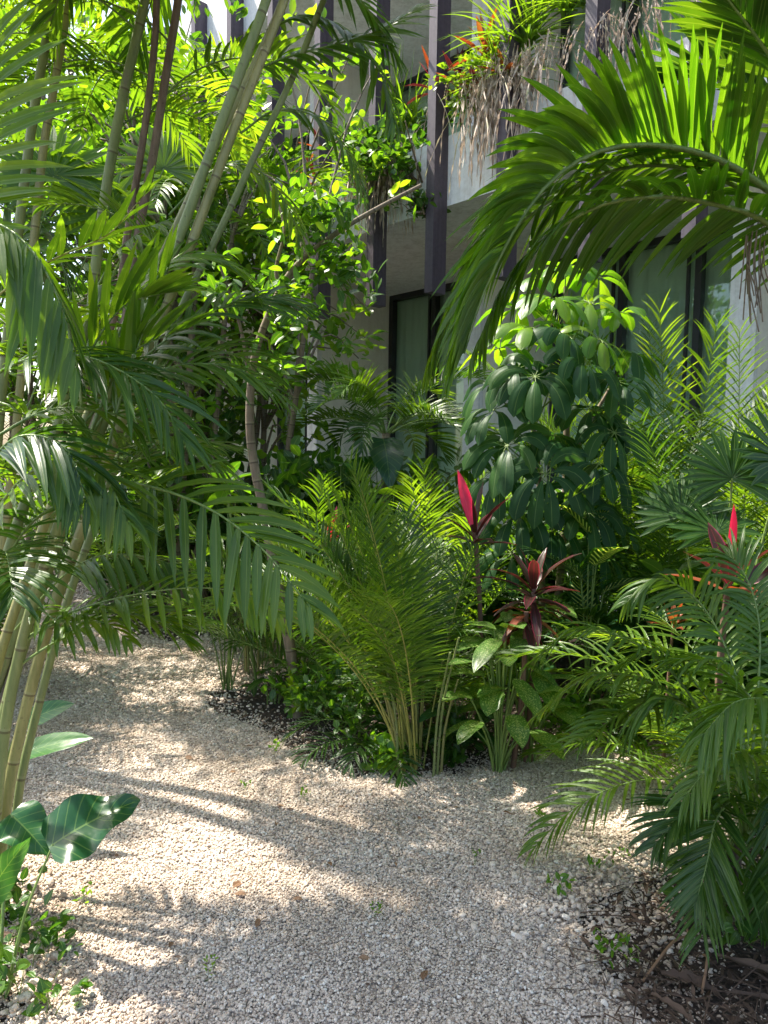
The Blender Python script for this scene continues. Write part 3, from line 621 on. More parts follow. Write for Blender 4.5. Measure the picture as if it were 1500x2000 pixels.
for i, (pts, r, mt) in enumerate(cb):
    R = spline(PP(pts), 40)
    for j in range(4):
        s_ = R[24+j*3+i % 2]; z = math.radians([40, 150, 215, -40][j]+random.uniform(-35, 35))
        frond(pb, arch(s_, z, random.uniform(25, 60), random.uniform(.7, 1.), random.uniform(60, 110)), M[['palm_bright', 'palm'][(i+j) % 2]], M['stalk'], 26, .24, .024, lift=18, droop=.6, t0=.2, r=.005)
FF(pb, [(190,560),(240,480),(330,430),(400,440)], 2.9, 2.8, 'palm', n=18, L=.25, W=.028, lift=15, lift2=-40, droop=.6, r=.005)

# ------------------------------------------------------------------ right: big feather palm whose trunk stands outside the frame
pc = thing('feather_palm', 'large arching feather palm frond crown reaching in from the upper right', 'palm', A(1.75, 2.75, 0))
m = MB(); m.tube(spline([A(1.8, 2.8, -.05), A(1.78, 2.75, 1.2), A(1.72, 2.7, 2.35)], 14), np.linspace(.09, .07, 14), 14); m.build('trunk', M['bark'], pc, A(1.8, 2.8, 0))
np.random.seed(4)
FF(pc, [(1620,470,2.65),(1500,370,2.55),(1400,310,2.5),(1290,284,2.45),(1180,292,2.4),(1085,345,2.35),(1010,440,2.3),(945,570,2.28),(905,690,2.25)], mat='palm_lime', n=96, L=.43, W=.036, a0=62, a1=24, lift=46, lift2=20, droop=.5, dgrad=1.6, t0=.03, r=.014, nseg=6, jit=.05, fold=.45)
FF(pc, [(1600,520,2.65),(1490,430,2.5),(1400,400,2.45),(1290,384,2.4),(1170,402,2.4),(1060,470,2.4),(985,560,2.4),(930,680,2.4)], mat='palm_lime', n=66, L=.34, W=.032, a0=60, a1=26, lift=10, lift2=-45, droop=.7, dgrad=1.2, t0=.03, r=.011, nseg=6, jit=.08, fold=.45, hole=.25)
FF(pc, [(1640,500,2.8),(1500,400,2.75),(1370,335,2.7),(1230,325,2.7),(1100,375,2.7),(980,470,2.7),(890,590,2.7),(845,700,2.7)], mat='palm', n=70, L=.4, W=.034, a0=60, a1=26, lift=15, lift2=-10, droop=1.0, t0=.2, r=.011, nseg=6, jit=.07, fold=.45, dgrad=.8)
FF(pc, [(1640,380,2.6),(1560,200,2.5),(1490,90,2.4),(1400,-30,2.3)], mat='palm', n=30, L=.38, W=.055, a0=62, a1=22, lift=25, droop=.3, t0=.03, r=.012, nseg=5)
FF(pc, [(1640,420,2.8),(1540,280,2.9),(1460,200,3.0),(1380,150,3.1),(1300,160,3.2)], mat='palm_dark', n=34, L=.38, W=.05, a0=62, a1=22, lift=25, droop=.4, t0=.03, r=.01, nseg=5)
for i in range(6):
    frond(pc, arch(A(1.72, 2.7, 2.4), math.radians([-85, -55, -25, 5, 30, 55][i]), random.uniform(45, 75), 1.5, random.uniform(70, 100)), M['palm'], M['stalk'], 34, .4, .04, lift=25, droop=.5, t0=.15, r=.012)
m = MB()
for i in range(14):
    x, y = 1478+random.uniform(-18, 30), 430+random.uniform(-20, 20); Y = 2.55+random.uniform(-.03, .03)
    m.tube(spline(PP([(x, y, Y), (x-10, y+90, Y), (x+random.uniform(-25, 15), y+random.uniform(140, 220), Y)]), 6), .0022, 4)
m.build('hanging_strands', M['bark'], pc, P(1480, 430, 2.55))

# ------------------------------------------------------------------ centre bed
palm('areca_palm', 'bushy yellow green areca palm on the tip of the centre bed beside the gravel', Bs(825, 3.5), 30, 1.45, (68, 89), (10, 60), .25, .012, 40, 'areca', 'stalk_y', .55, az=(60, 265), t0=.34, r=.005, canes=12, cane_h=.6, spread=.09, seed=2, mats=['palm', 'areca', 'palm_dark', 'palm'], lift=24, a1=24)
palm('dwarf_palm', 'low dark palm with glossy drooping fronds at the foot of the centre areca', Bs(745, 3.75), 9, .5, (30, 80), (60, 110), .17, .014, 18, 'palm_dark', seed=3, droop=.8, r=.004)
palm('areca_palm', 'broad dark green areca fronds just left of the centre clump', Bs(690, 4.2), 14, 1.2, (45, 85), (40, 80), .25, .015, 30, 'palm', seed=4, droop=.5, r=.005, mats=['palm', 'palm_dark'])
palm('areca_palm', 'yellow tipped areca palm behind the pink cordyline', Bs(850, 4.8), 18, 1.75, (60, 88), (30, 60), .28, .015, 34, 'areca', seed=5, droop=.5, r=.006, mats=['areca', 'palm_bright'], canes=5)
palm('areca_palm', 'low drooping areca in the shade right of the centre clump', Bs(915, 4.0), 10, .75, (45, 80), (40, 80), .2, .012, 28, 'palm', seed=6, droop=.5, r=.004)
palm('dwarf_palm', 'dense dark clump of thin palm stems where the path forks', Bs(512, 5.15), 14, .85, (30, 85), (60, 110), .2, .014, 20, 'palm_dark', seed=8, canes=18, cane_h=.6, spread=.1, droop=.8, r=.006)

# thin pale tree with a long bare branch
tb = thing('slender_tree', 'slender pale trunked tree with one long bare branch crossing before the balcony', 'tree', P(578, 1400, 4.2)*A(1, 1, 0))
m = MB(); TR = spline(PP([(582,1400,4.2),(572,1300,4.2),(555,1200,4.2),(530,1080,4.25),(512,985,4.3),(492,880,4.3),(488,790,4.3),(497,700,4.3),(515,640,4.3),(545,570,4.3)]), 40); m.tube(TR, np.linspace(.034, .02, 40), 10)
m.build('trunk', M['bark'], tb)
m = MB(); BR = spline(PP([(545,570,4.3),(570,530,4.3),(610,490,4.3),(680,440,4.3),(750,400,4.35),(822,362,4.4)]), 24); m.tube(BR, np.linspace(.022, .011, 24), 8)
m.tube(spline(PP([(545,570,4.3),(540,520,4.3),(555,440,4.3),(520,350,4.4),(480,290,4.4)]), 16), np.linspace(.014, .005, 16), 6)
m.tube(spline(PP([(490,760,4.3),(470,640,4.2),(430,520,4.2),(400,420,4.2)]), 16), np.linspace(.014, .005, 16), 6); m.build('branch', M['bark'], tb)
np.random.seed(9); FM = {True: MB(), False: MB()}
for (x, y, rx, ry, k) in ((600,440,90,60,44),(650,530,80,50,34),(560,600,90,60,40),(520,700,60,60,26),(640,400,60,30,20),(560,400,60,40,20),(430,560,60,80,24),(520,1340,30,25,5)):
    for j in range(int(k*.7)):
        c0 = P(x+np.random.normal(0, rx*.5), y+np.random.normal(0, ry*.5), 4.3+np.random.uniform(-.35, .35)); q = 5
        m = FM[np.random.rand() < .55]
        m.leaves(c0+np.random.normal(0, .03, (q, 3)), np.random.normal(0, .7, (q, 3))+A(.2, -.2, -.1), A(0, 0, 1)+np.random.normal(0, .4, (q, 3)), np.random.uniform(.06, .11, q), .042, .5, 'ovate', 4, .2)
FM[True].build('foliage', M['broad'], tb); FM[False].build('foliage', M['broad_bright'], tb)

rosette('leafy_plant', 'bright spray of large oval leaves left of the slender trunk', Bs(505, 4.75), P(440, 940, 4.5), 11, .24, .1, ['broad_bright', 'broad'], (-30, 50), .5, prof='ovate', seed=44, stem_r=.008, across=2, stem='stalk')

# umbrella tree
sb = Bs(1085, 4.6); us = thing('umbrella_tree', 'umbrella tree with whorls of drooping oval leaves in the middle right', 'tree', sb)
m = MB(); top = P(1105, 560, 4.6); m.tube(spline([sb, sb*.5+top*.5+A(.05, 0, 0), top], 16), np.linspace(.03, .014, 16), 8)
top2 = P(1010, 720, 4.4); m.tube(spline([sb+A(-.05, 0, .4), P(1050, 900, 4.5), top2], 12), np.linspace(.022, .01, 12), 8)
top3 = P(1190, 760, 4.6); m.tube(spline([sb+A(.03, 0, .6), P(1120, 900, 4.6), top3], 12), np.linspace(.022, .01, 12), 8); m.build('trunk', M['bark'], us, sb)
np.random.seed(12); AX = np.concatenate([spline([sb, sb*.5+top*.5, top], 30)[8:], spline([P(1050, 900, 4.5), top2], 14), spline([P(1120, 900, 4.6), top3], 14)])
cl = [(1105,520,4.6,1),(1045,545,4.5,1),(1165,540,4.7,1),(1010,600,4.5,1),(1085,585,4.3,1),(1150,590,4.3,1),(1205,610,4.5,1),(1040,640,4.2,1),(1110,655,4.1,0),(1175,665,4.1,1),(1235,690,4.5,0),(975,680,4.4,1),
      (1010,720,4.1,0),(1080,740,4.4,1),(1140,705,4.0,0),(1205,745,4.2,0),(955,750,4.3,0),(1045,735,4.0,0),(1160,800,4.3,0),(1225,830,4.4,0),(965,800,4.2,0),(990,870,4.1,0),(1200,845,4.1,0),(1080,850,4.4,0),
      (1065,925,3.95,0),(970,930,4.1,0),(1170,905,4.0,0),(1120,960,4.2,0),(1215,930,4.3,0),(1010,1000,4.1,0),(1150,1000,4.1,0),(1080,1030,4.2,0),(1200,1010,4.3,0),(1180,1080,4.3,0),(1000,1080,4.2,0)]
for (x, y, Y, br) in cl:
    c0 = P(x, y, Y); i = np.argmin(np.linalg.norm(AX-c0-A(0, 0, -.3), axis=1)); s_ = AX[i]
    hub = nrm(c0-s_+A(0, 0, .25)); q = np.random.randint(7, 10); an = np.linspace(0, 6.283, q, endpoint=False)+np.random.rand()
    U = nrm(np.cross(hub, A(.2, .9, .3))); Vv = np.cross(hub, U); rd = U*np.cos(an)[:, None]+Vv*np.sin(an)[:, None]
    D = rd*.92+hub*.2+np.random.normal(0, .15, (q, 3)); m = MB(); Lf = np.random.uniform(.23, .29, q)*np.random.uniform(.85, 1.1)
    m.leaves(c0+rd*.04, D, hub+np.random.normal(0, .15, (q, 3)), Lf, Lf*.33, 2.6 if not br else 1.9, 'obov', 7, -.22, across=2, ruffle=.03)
    o = m.build('leaf_cluster', M['broad_bright' if br or y < 600 else 'schef'], us, c0)  # upper whorls take the brighter leaf, so sunlight is in their colour
    k = MB(); k.tube(spline([s_, s_*.5+c0*.5+A(0, 0, -.03), c0], 6), np.linspace(.006, .004, 6), 5)
    for r_ in rd: k.tube([c0, c0+r_*.045], .0022, 4, cap=False)
    k.build('stalk', M['stalk'], o, c0)

# cordylines
rosette('cordyline', 'cordyline with a tall bright pink upright leaf behind the centre areca', Bs(940, 3.95), P(928, 1040, 3.8), 9, .28, .055, ['ti_dark'], (5, 80), .6, seed=3)
co = bpy.data.objects['cordyline']
m = MB(); m.leaves(P(920, 1025, 3.7), P(890, 900, 3.65)-P(920, 1025, 3.7), A(.5, -1, .2), .29, .07, .05, 'sword', 7, .3, across=1, ruffle=.03); m.build('leaf', M['ti_pink'], co, P(920, 1025, 3.7))
rosette('cordyline', 'dark maroon cordyline rosette below the umbrella tree', Bs(1040, 3.6), P(1042, 1150, 3.5), 18, .29, .052, ['ti_dark'], (-25, 82), 1.0, seed=5)
rosette('cordyline', 'small dark red cordyline hanging its leaves above the speckled plant', Bs(1015, 3.5), P(1028, 1195, 3.42), 10, .22, .05, ['ti_dark', 'ti_orange'], (-50, 20), .9, seed=6)
c4 = rosette('cordyline', 'maroon cordyline with a hot pink central shoot on the right', Bs(1425, 3.1), P(1422, 1130, 3.1), 7, .28, .07, ['ti_orange', 'ti_dark', 'ti_dark'], (8, 60), .55, seed=8, stem_r=.014)
m = MB(); b_ = P(1420, 1110, 3.05); m.leaves(b_, P(1433, 985, 3.05)-b_, A(0.4, -1, .2), .27, .05, 0, 'sword', 7, .5); m.build('leaf', M['ti_pink'], c4, b_)
m = MB(); b_ = P(1424, 1142, 3.0); m.leaves(b_, P(1415, 1000, 2.9)-b_, A(0, -1, .1), .19, .1, .05, 'obov', 7, .35, across=2); m.build('leaf', M['ti_dark'], c4, b_)
m = MB(); b_ = P(1450, 1145, 3.0); m.leaves(b_, P(1560, 1070, 3.0)-b_, A(-.3, -.6, .7), .28, .085, .3, 'ovate', 7, .3, across=2); m.build('leaf', M['ti_dark'], c4, b_)
rosette('cordyline', 'small orange red cordyline among the fronds at right', Bs(1318, 3.5), P(1315, 1215, 3.5), 12, .13, .03, ['ti_orange'], (0, 80), .6, seed=9, stem_r=.007)
rosette('cordyline', 'small crimson cordyline in deep shade left of the centre areca', Bs(655, 4.9), P(650, 1055, 4.9), 12, .26, .05, ['ti_dark', 'ti_pink'], (0, 80), .6, seed=10, stem_r=.01)

# speckled dieffenbachia etc.
def dieff(label, base, h, n, L, W, seed, mat='dieff', spread=.12, az=(0, 360), name='dieffenbachia', elev=(-25, 35), **k):
    np.random.seed(seed); return stalked(name, label, base, auto_specs(base, n, h, spread, L, W, elev, az), mat, 'dieff', seed=seed, across=2, r=.006, **k)
dieff('speckled dieffenbachia at the front right corner of the centre bed', Bs(990, 3.45), .75, 30, .25, .115, 1, spread=.2)
dieff('taller speckled dieffenbachia beside the bare stake', Bs(1045, 3.6), .8, 16, .3, .14, 2, spread=.2)
dieff('dark leaf plant with fine pale herringbone veins under the umbrella tree', Bs(1160, 4.0), 1.15, 10, .36, .17, 3, 'veined', name='calathea', elev=(20, 70))
dieff('plain green leafy plant in the shade at the foot of the slender tree', Bs(620, 4.25), .42, 12, .2, .09, 4, 'broad', name='leafy_plant')
dieff('pair of low green leaf sprays leaning over the path from the slender tree', Bs(535, 4.45), .25, 9, .17, .07, 5, 'broad', name='leafy_plant')
dieff('single broad dark leaves low down right of the areca stems', Bs(905, 3.7), .3, 7, .26, .1, 6, 'bigleaf', name='leafy_plant')
s_ = thing('wooden_stake', 'short bare brown stake standing at the gravel edge', 'stake', P(1036, 1490, 3.72)*A(1, 1, 0))
m = MB(); m.tube(spline([P(1036, 1490, 3.6)*A(1, 1, 0), P(1038, 1380, 3.6)], 6), [.013, .012, .011, .011, .01, .01], 7); m.build('post', M['bark_red'], s_)

# broad leaves and philodendrons behind the centre
def bigleafs(label, base, h, n, L, W, seed, mat='bigleaf', name='philodendron', spread=.25, az=(0, 360), elev=(-30, 40), **k):
    np.random.seed(seed); return stalked(name, label, base, auto_specs(base, n, h, spread, L, W, elev, az), mat, 'heart', seed=seed, **k)
bigleafs('bright backlit philodendron leaves in the middle of the bed', Bs(760, 5.4), 1.35, 14, .32, .24, 11, 'broad_bright')
bigleafs('dark glossy philodendron left of the bright one', Bs(660, 5.6), 1.5, 16, .36, .24, 12)
bigleafs('large dark taro leaves behind the small tree palm', Bs(745, 6.0), 1.75, 8, .55, .38, 13)
bigleafs('low philodendron filling the shade below the cordylines', Bs(1180, 4.3), .8, 16, .28, .2, 14)
bigleafs('split leaf philodendron below the fan palm on the right', Bs(1290, 4.0), .85, 16, .3, .2, 15)
bigleafs('green philodendron at the foot of the leaning tree, with pale upturned leaves', Bs(445, 4.7), 1.35, 12, .24, .15, 16, 'broad_bright')
# small tree palm
palm('tree_palm', 'small tree palm with an arching dark crown before the building', Bs(752, 6.0), 17, .95, (20, 75), (60, 110), .26, .02, 30, 'palm_dark', seed=20, trunk=1.72, trunk_r=.035, droop=.5, lift=38, mats=['palm_dark', 'palm'])

# ------------------------------------------------------------------ right side
py = thing('pygmy_date_palm', 'pygmy date palm with glossy arching fronds at the right edge of the path', 'palm', Bs(1425, 2.35))
m = MB(); m.tube(spline([Bs(1425, 2.35)-A(0, 0, .05), P(1418, 1780, 2.35), P(1425, 1650, 2.35)], 8), np.linspace(.05, .036, 8), 10); m.build('trunk', M['sheath'], py)
np.random.seed(14)
kw = dict(mat='areca', L=.2, W=.0155, a0=62, a1=22, r=.006, nseg=5, droop=1.0, t0=.3)
FF(py, [(1430,1650,2.35),(1380,1420,2.45),(1300,1300,2.5),(1215,1245,2.5),(1130,1230,2.5),(1040,1290,2.5)], n=34, lift=25, lift2=-5, **kw)
FF(py, [(1430,1650,2.35),(1400,1470,2.4),(1320,1360,2.45),(1230,1320,2.45),(1140,1325,2.45),(1045,1400,2.45)], n=34, lift=25, lift2=-20, **kw)
FF(py, [(1430,1650,2.3),(1410,1480,2.3),(1350,1400,2.3),(1300,1365,2.3),(1255,1380,2.3),(1220,1440,2.3)], n=30, lift=5, lift2=-25, **kw)
FF(py, [(1450,1650,2.3),(1440,1590,2.25),(1390,1570,2.2),(1330,1590,2.15),(1280,1650,2.1)], n=30, lift=25, lift2=10, **dict(kw, mat='palm_dark', droop=.5, t0=.2, W=.017))
FF(py, [(1460,1640,2.3),(1440,1560,2.2),(1400,1600,2.1),(1380,1690,2.05),(1360,1760,2.0)], n=26, lift=25, lift2=10, **dict(kw, mat='palm_dark', droop=.4, t0=.25, W=.017))
FF(py, [(1500,1650,2.2),(1540,1480,2.1),(1520,1380,2.0),(1440,1370,1.95),(1370,1440,1.9)], n=26, lift=5, lift2=-30, **dict(kw, L=.25, W=.02))
FF(py, [(1450,1650,2.35),(1450,1400,2.5),(1420,1270,2.6),(1360,1170,2.7),(1280,1130,2.7),(1220,1180,2.7)], n=34, lift=25, **kw)
FF(py, [(1450,1650,2.35),(1480,1350,2.5),(1480,1200,2.6),(1440,1100,2.7),(1380,1080,2.8)], n=34, lift=25, **kw)
FF(py, [(1450,1650,2.35),(1520,1350,2.5),(1560,1200,2.6),(1620,1150,2.7)], n=34, lift=25, **kw)
FF(py, [(1450,1650,2.3),(1480,1520,2.2),(1455,1470,2.15),(1395,1490,2.1),(1335,1560,2.05)], n=28, lift=15, lift2=-10, **kw)
FF(py, [(1460,1650,2.25),(1505,1560,2.15),(1525,1600,2.1),(1510,1720,2.1),(1485,1800,2.1)], n=28, lift=15, lift2=5, **dict(kw, mat='palm_dark', W=.017))
FF(py, [(1450,1650,2.4),(1430,1450,2.45),(1370,1350,2.5),(1290,1270,2.5),(1210,1300,2.5)], n=32, lift=20, lift2=0, **dict(kw, mat='palm_bright'))
FF(py, [(1450,1650,2.3),(1490,1460,2.3),(1470,1370,2.3),(1400,1300,2.3),(1320,1290,2.3)], n=32, lift=20, lift2=-10, **dict(kw, L=.23, W=.018))
for i in range(6):
    frond(py, arch(P(1440, 1660, 2.35), math.radians(-70+i*32), random.uniform(40, 75), random.uniform(.7, 1.), random.uniform(60, 110)), M[['palm', 'palm_dark'][i % 2]], M['stalk'], 30, .2, .015, lift=22, droop=.9, t0=.28, r=.005)
palm('areca_palm', 'second arching palm with silvery sheen filling the right edge', Bs(1560, 2.9), 20, 1.35, (50, 85), (60, 110), .26, .016, 36, 'palm', seed=31, droop=.9, r=.006, mats=['palm', 'palm_bright', 'palm'])
palm('areca_palm', 'low bright palm fronds in the sunlit gap of the right bed', Bs(1390, 3.2), 14, .8, (40, 80), (50, 100), .2, .014, 28, 'palm_bright', seed=32, droop=.8, r=.004)
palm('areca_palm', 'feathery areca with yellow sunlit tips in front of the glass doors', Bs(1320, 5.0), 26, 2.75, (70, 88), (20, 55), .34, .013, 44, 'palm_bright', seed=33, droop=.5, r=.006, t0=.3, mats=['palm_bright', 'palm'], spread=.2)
palm('areca_palm', 'fine leaved dark green feathery palm right of the umbrella tree', Bs(1300, 4.6), 26, 1.9, (60, 88), (20, 70), .3, .01, 50, 'palm_dark', seed=34, droop=.7, r=.005, t0=.25, spread=.2, jit=.0) if False else palm('areca_palm', 'fine leaved dark green feathery palm right of the umbrella tree', Bs(1300, 4.6), 26, 1.9, (60, 88), (20, 70), .3, .01, 50, 'palm_dark', seed=34, droop=.7, r=.005, t0=.25, spread=.2)
palm('areca_palm', 'feathery palm against the white pier at the right edge', Bs(1450, 4.6), 22, 2.3, (60, 88), (20, 65), .3, .011, 46, 'palm', seed=35, droop=.6, r=.005, t0=.25, spread=.25, mats=['palm', 'palm_dark', 'palm_bright'])
palm('areca_palm', 'areca palm just outside the doors behind the right hand cordyline', Bs(1620, 4.2), 18, 1.6, (55, 88), (30, 80), .3, .014, 36, 'palm', seed=36)
def fan(name, label, base, specs, seed=0, mat='palm', group=None):
    np.random.seed(seed); o = thing(name, label, 'palm', base, group); base = np.array(base, float)
    for (c0, nrmv, L, spread_) in specs:
        nrmv = nrm(np.array(nrmv, float)); up = nrm(A(0, 0, 1)-nrmv*nrmv[2]); S = np.cross(up, nrmv); q = 22
        an = np.linspace(-spread_, spread_, q); D = up*np.cos(an)[:, None]+S*np.sin(an)[:, None]+nrmv*.06*np.sign(np.arange(q) % 2-.5)[:, None]
        m = MB(); m.leaves(np.repeat(c0[None], q, 0), D, nrmv, L*(1-.18*np.abs(an)/spread_), L*.14, .25, 'seg', 6, .25, rnd=.5); lf = m.build('fan_leaf', M[mat], o, c0)
        k = MB(); k.tube(spline([base, base*.5+c0*.5+A(0, 0, .1), c0], 8), np.linspace(.008, .005, 8), 5); k.build('stalk', M['stalk'], lf, c0)
    return o
fan('fan_palm', 'fan palm with pleated round leaves behind the pink cordyline at right', Bs(1420, 3.6), [(P(1430,935,3.5), (-.15,-.9,.35), .27, 2.1), (P(1330,1010,3.55), (-.5,-.8,.4), .26, 2.0), (P(1530,900,3.5), (.3,-.9,.4), .3, 2.0), (P(1400,1040,3.4), (0,-.7,.7), .26, 1.9)], 1, 'palm_dark')
fan('fan_palm', 'fan palm leaf glimpsed between the canes at upper left', Bs(-150, 4.4), [(P(105,345,4.5), (.1,-.9,.3), .4, 2.2), (P(200,420,4.6), (.4,-.9,.3), .38, 2.1), (P(20,480,4.6), (-.4,-.9,.3), .4, 2.1), (P(320,330,4.9), (.2,-.9,.3), .36, 2.)], 2, 'palm')

# ------------------------------------------------------------------ left bottom plants
base = Bs(-30, 2.05)
o = stalked('elephant_ear', 'elephant ear with one big torn heart leaf over the gravel at lower left', Bs(-10, 2.0)+A(0, -.05, 0), [
    (P(95,1655,2.05), P(235,1560,2.15)-P(95,1655,2.05), .27, .2, A(-.1, -.65, .75)),
    (P(20,1590,2.15), P(90,1650,2.1)-P(20,1590,2.15), .18, .14, A(0, -.5, .8)),
    (P(-30,1760,1.9), P(40,1640,1.9)-P(-30,1760,1.9), .22, .09, A(.3, -.8, .3))], seed=2, across=4, ruffle=.085, droop=.35, nseg=16)
o = stalked('bird_of_paradise', 'plant with two dark oval leaves poking out behind the canes at left', Bs(-20, 2.9), [
    (P(20,1480,2.75), P(165,1425,2.75)-P(20,1480,2.75), .33, .11, A(0, -.45, .9)),
    (P(30,1420,2.9), P(140,1360,2.9)-P(30,1420,2.9), .26, .1, A(.2, -.6, .8)),
    (P(-60,1350,2.9), A(-.5, 0, .8), .3, .1)], 'bigleaf', 'ovate', seed=3, across=3, ruffle=.015, droop=.3, r=.007)
for i, (x, y, s) in enumerate(((60,1790,.05),(85,1880,.05),(20,1850,.05),(25,1960,.06),(110,1990,.04),(-10,1720,.07))):
    lab = ['small leafy weed under the big heart leaf', 'weed with toothed leaves on the left edge of the gravel', 'weed growing in dark soil at the left edge of the frame', 'leafy weed in the lower left corner', 'tiny weed seedling at the bottom left of the path', 'taller weed just below the leaning canes'][i]
    shrub('weed', lab, G(x, y), .09+s, .08, 8, 5, s*.85, s*.6, 'broad', cat='weed', seed=i+50, stems=3, sr=.002, z0=.2, bark='stalk')
for i, (x, y, s) in enumerate(((168,1785,.022),(600,1575,.018),(1065,1625,.025),(735,1810,.014),(410,1930,.016),(1090,1760,.03),(540,1480,.03),(480,1560,.014),(1160,1725,.02),(1180,1880,.03),(1240,1890,.025),(1205,1700,.02),(930,1700,.012))):
    lab = ['tiny weed on open gravel near the left edge','sprout in the gravel upper middle of the path','small weed on the shaded gravel right of centre','tiniest green sprout in the sunlit gravel','sprout near the bottom of the gravel path','trailing weed where gravel meets the right bed','mossy green tuft at the gravel edge near the slender tree','faint sprout in the gravel left of the bed tip','sprout among gravel below the arching right fronds','small weed among the coarse white stones','weed beside the dry sticks at lower right','sprout under the lowest right frond','lone speck of weed mid path'][i]
    shrub('weed', lab, G(x, y)+A(0, 0, .015), s*1.6, s*1.5, 5, 4, s, s*.5, 'broad_bright', cat='weed', seed=i+70, stems=2, sr=.0012, z0=.1, bark='stalk')
shrub('leafy_plant', 'broad leaved weed at the foot of the right palm trunk', G(1385, 1800), .34, .12, 12, 3, .075, .05, 'broad', seed=91, stems=3, sr=.003, bark='stalk', cat='plant')
shrub('leafy_plant', 'creeping green plant at the right edge below the palm', G(1480, 1850), .22, .22, 22, 4, .055, .04, 'broad', seed=92, stems=4, sr=.003, bark='stalk', cat='plant')
for i, (x, Y, h, r_) in enumerate(((640,4.0,.3,.24),(760,3.5,.14,.15),(900,3.6,.22,.16),(1120,3.75,.3,.22),(1230,3.75,.35,.28),(590,4.2,.4,.2),(700,3.75,.3,.2))):
    lab = ['low ground plants left of the areca at the bed edge', 'tiny pale green sprouts in front of the areca stems', 'low leaves between areca stems and speckled plant', 'low greenery right of the stake at the gravel edge', 'green undergrowth beneath the long arching fronds', 'leafy growth around the base of the slender trunk', 'leafy growth between the slender trunk and the areca stems'][i]
    shrub('leafy_plant', lab, Bs(x, Y), h, r_, 40, 5, .055, .034, ['broad', 'broad_bright'][i % 2], seed=100+i, stems=4, sr=.002, bark='stalk', cat='plant')
# fallen leaves on the gravel
np.random.seed(8); spots = [(480,1765),(590,1775),(460,1520),(600,1465),(555,1590),(575,1595),(640,1700),(815,1610),(885,1590),(920,1545),(1000,1605),(480,1470),(375,1495),(330,1870),(700,1890),(230,1690),(260,1640),(540,1620),(825,1935),(455,1750),(660,1590),(1010,1545),(770,1700),(500,1830)]
f0 = None
for i, (x, y) in enumerate(spots):
    m = MB(); L = np.random.uniform(.02, .045); g = G(x, y)+A(0, 0, .032)
    m.leaves(g, A(*np.random.normal(size=2), .1), A(0, 0, 1)+np.random.normal(0, .4, 3), L, L*.5, .3, 'ovate', 5, .4)
    tag(m.build('fallen_leaf', M['dry'], None, g), 'small curled brown leaf fallen on the pale gravel', 'leaf', 'fallen leaves on the gravel')
# dry debris at lower right
for i, (a, b_, r_, lab) in enumerate((((1255,1935),(1345,1870),.004,'long pale dry stalk lying at the lower right'), ((1290,1790),(1350,1890),.003,'thin curved twig beside the palm trunk base'), ((1370,1960),(1372,1910),.004,'short broken upright dry stem near the corner'))):
    p0, p1 = G(*a)+A(0, 0, .03), G(*b_)+A(0, 0, .07); m = MB(); m.tube(spline([p0, (p0+p1)/2+A(.02, .02, .03), p1], 8), r_, 6); tag(m.build('dry_stick', M['dry'], None, p0), lab, 'stick')
for i, (x, y, L, W, an, lab) in enumerate(((1400,1890,.3,.04,-30,'large dead palm sheath lying at the right edge'), (1290,1925,.16,.05,-25,'reddish brown dead leaf on the litter at lower right'), (1270,1965,.14,.03,-50,'dark dead leaf sheath at the bottom right corner'), (1400,1960,.25,.018,-10,'narrow dry frond piece along the bottom right'))):
    m = MB(); g = G(x, y)+A(0, 0, .035); m.leaves(g, A(math.cos(math.radians(an)), math.sin(math.radians(an)), .05), A(.2, -.2, 1), L, W, .3, 'sword', 10, .7, across=3, ruffle=.16, rf=25)
    tag(m.build('dead_leaf', M['litter'], None, g), lab, 'leaf')

# ------------------------------------------------------------------ balcony plants
def tuft(name, label, base, n, L, W, mat, elev=(10, 85), droop=1.2, az=(150, 330), seed=0, cat='plant', prof='grass', spread=.15, nseg=7):
    np.random.seed(seed); base = np.array(base, float); z = np.radians(np.random.uniform(*az, n)); e = np.radians(np.random.uniform(*elev, n))
    D = np.column_stack([np.cos(e)*np.cos(z), np.cos(e)*np.sin(z), np.sin(e)]); B = base+DD*np.random.uniform(-spread, spread, n)[:, None]+A(0, 0, 1)*np.random.uniform(-.03, .06, n)[:, None]
    m = MB(); m.leaves(B, D, A(0, 0, 1)+np.random.normal(0, .3, (n, 3)), L*np.random.uniform(.5, 1.1, n), W, droop, prof, nseg, .3); o = m.build(name, M[mat], None, base); return tag(o, label, cat)
def hanging(label, s, spread, n, L, seed, z=4.6, e=-.12):
    np.random.seed(seed); base = BP(s, e, z); B = base+DD*np.random.normal(0, spread, n)[:, None]+EE*np.random.uniform(-.12, .06, n)[:, None]+A(0, 0, 1)*np.random.uniform(-.1, .1, n)[:, None]
    m = MB(); m.leaves(B, A(0, 0, -1)+np.random.normal(0, .38, (n, 3)), -EE+np.random.normal(0, .5, (n, 3)), L*np.random.uniform(.15, 1.1, n)**1.3, .0055, 1.8, 'grass', 11, .3, ruffle=2.2, rf=22)
    o = m.build('hanging_roots', M['root'], None, base); return tag(o, label, 'roots')
hanging('curtain of dry brown roots hanging over the balcony edge in the middle', -.12, .2, 230, .8, 1)
hanging('wide mat of pale dry roots hanging off the balcony at upper right', -1.65, .22, 300, .95, 2, 4.95)
hanging('thin dry roots hanging below the balcony vine at left', 1.0, .16, 60, .5, 3)
hanging('straggling roots on the white parapet right of the root mat', -2.75, .25, 90, .7, 4, 4.9)
shrub('balcony_vine', 'dark green bushy vine spilling over the balcony in the middle', BP(-.5, .05, 4.3), .9, .6, 120, 9, .1, .07, 'broad', seed=61, centre=BP(-.35, -.12, 4.6), cat='vine', thin=.4)
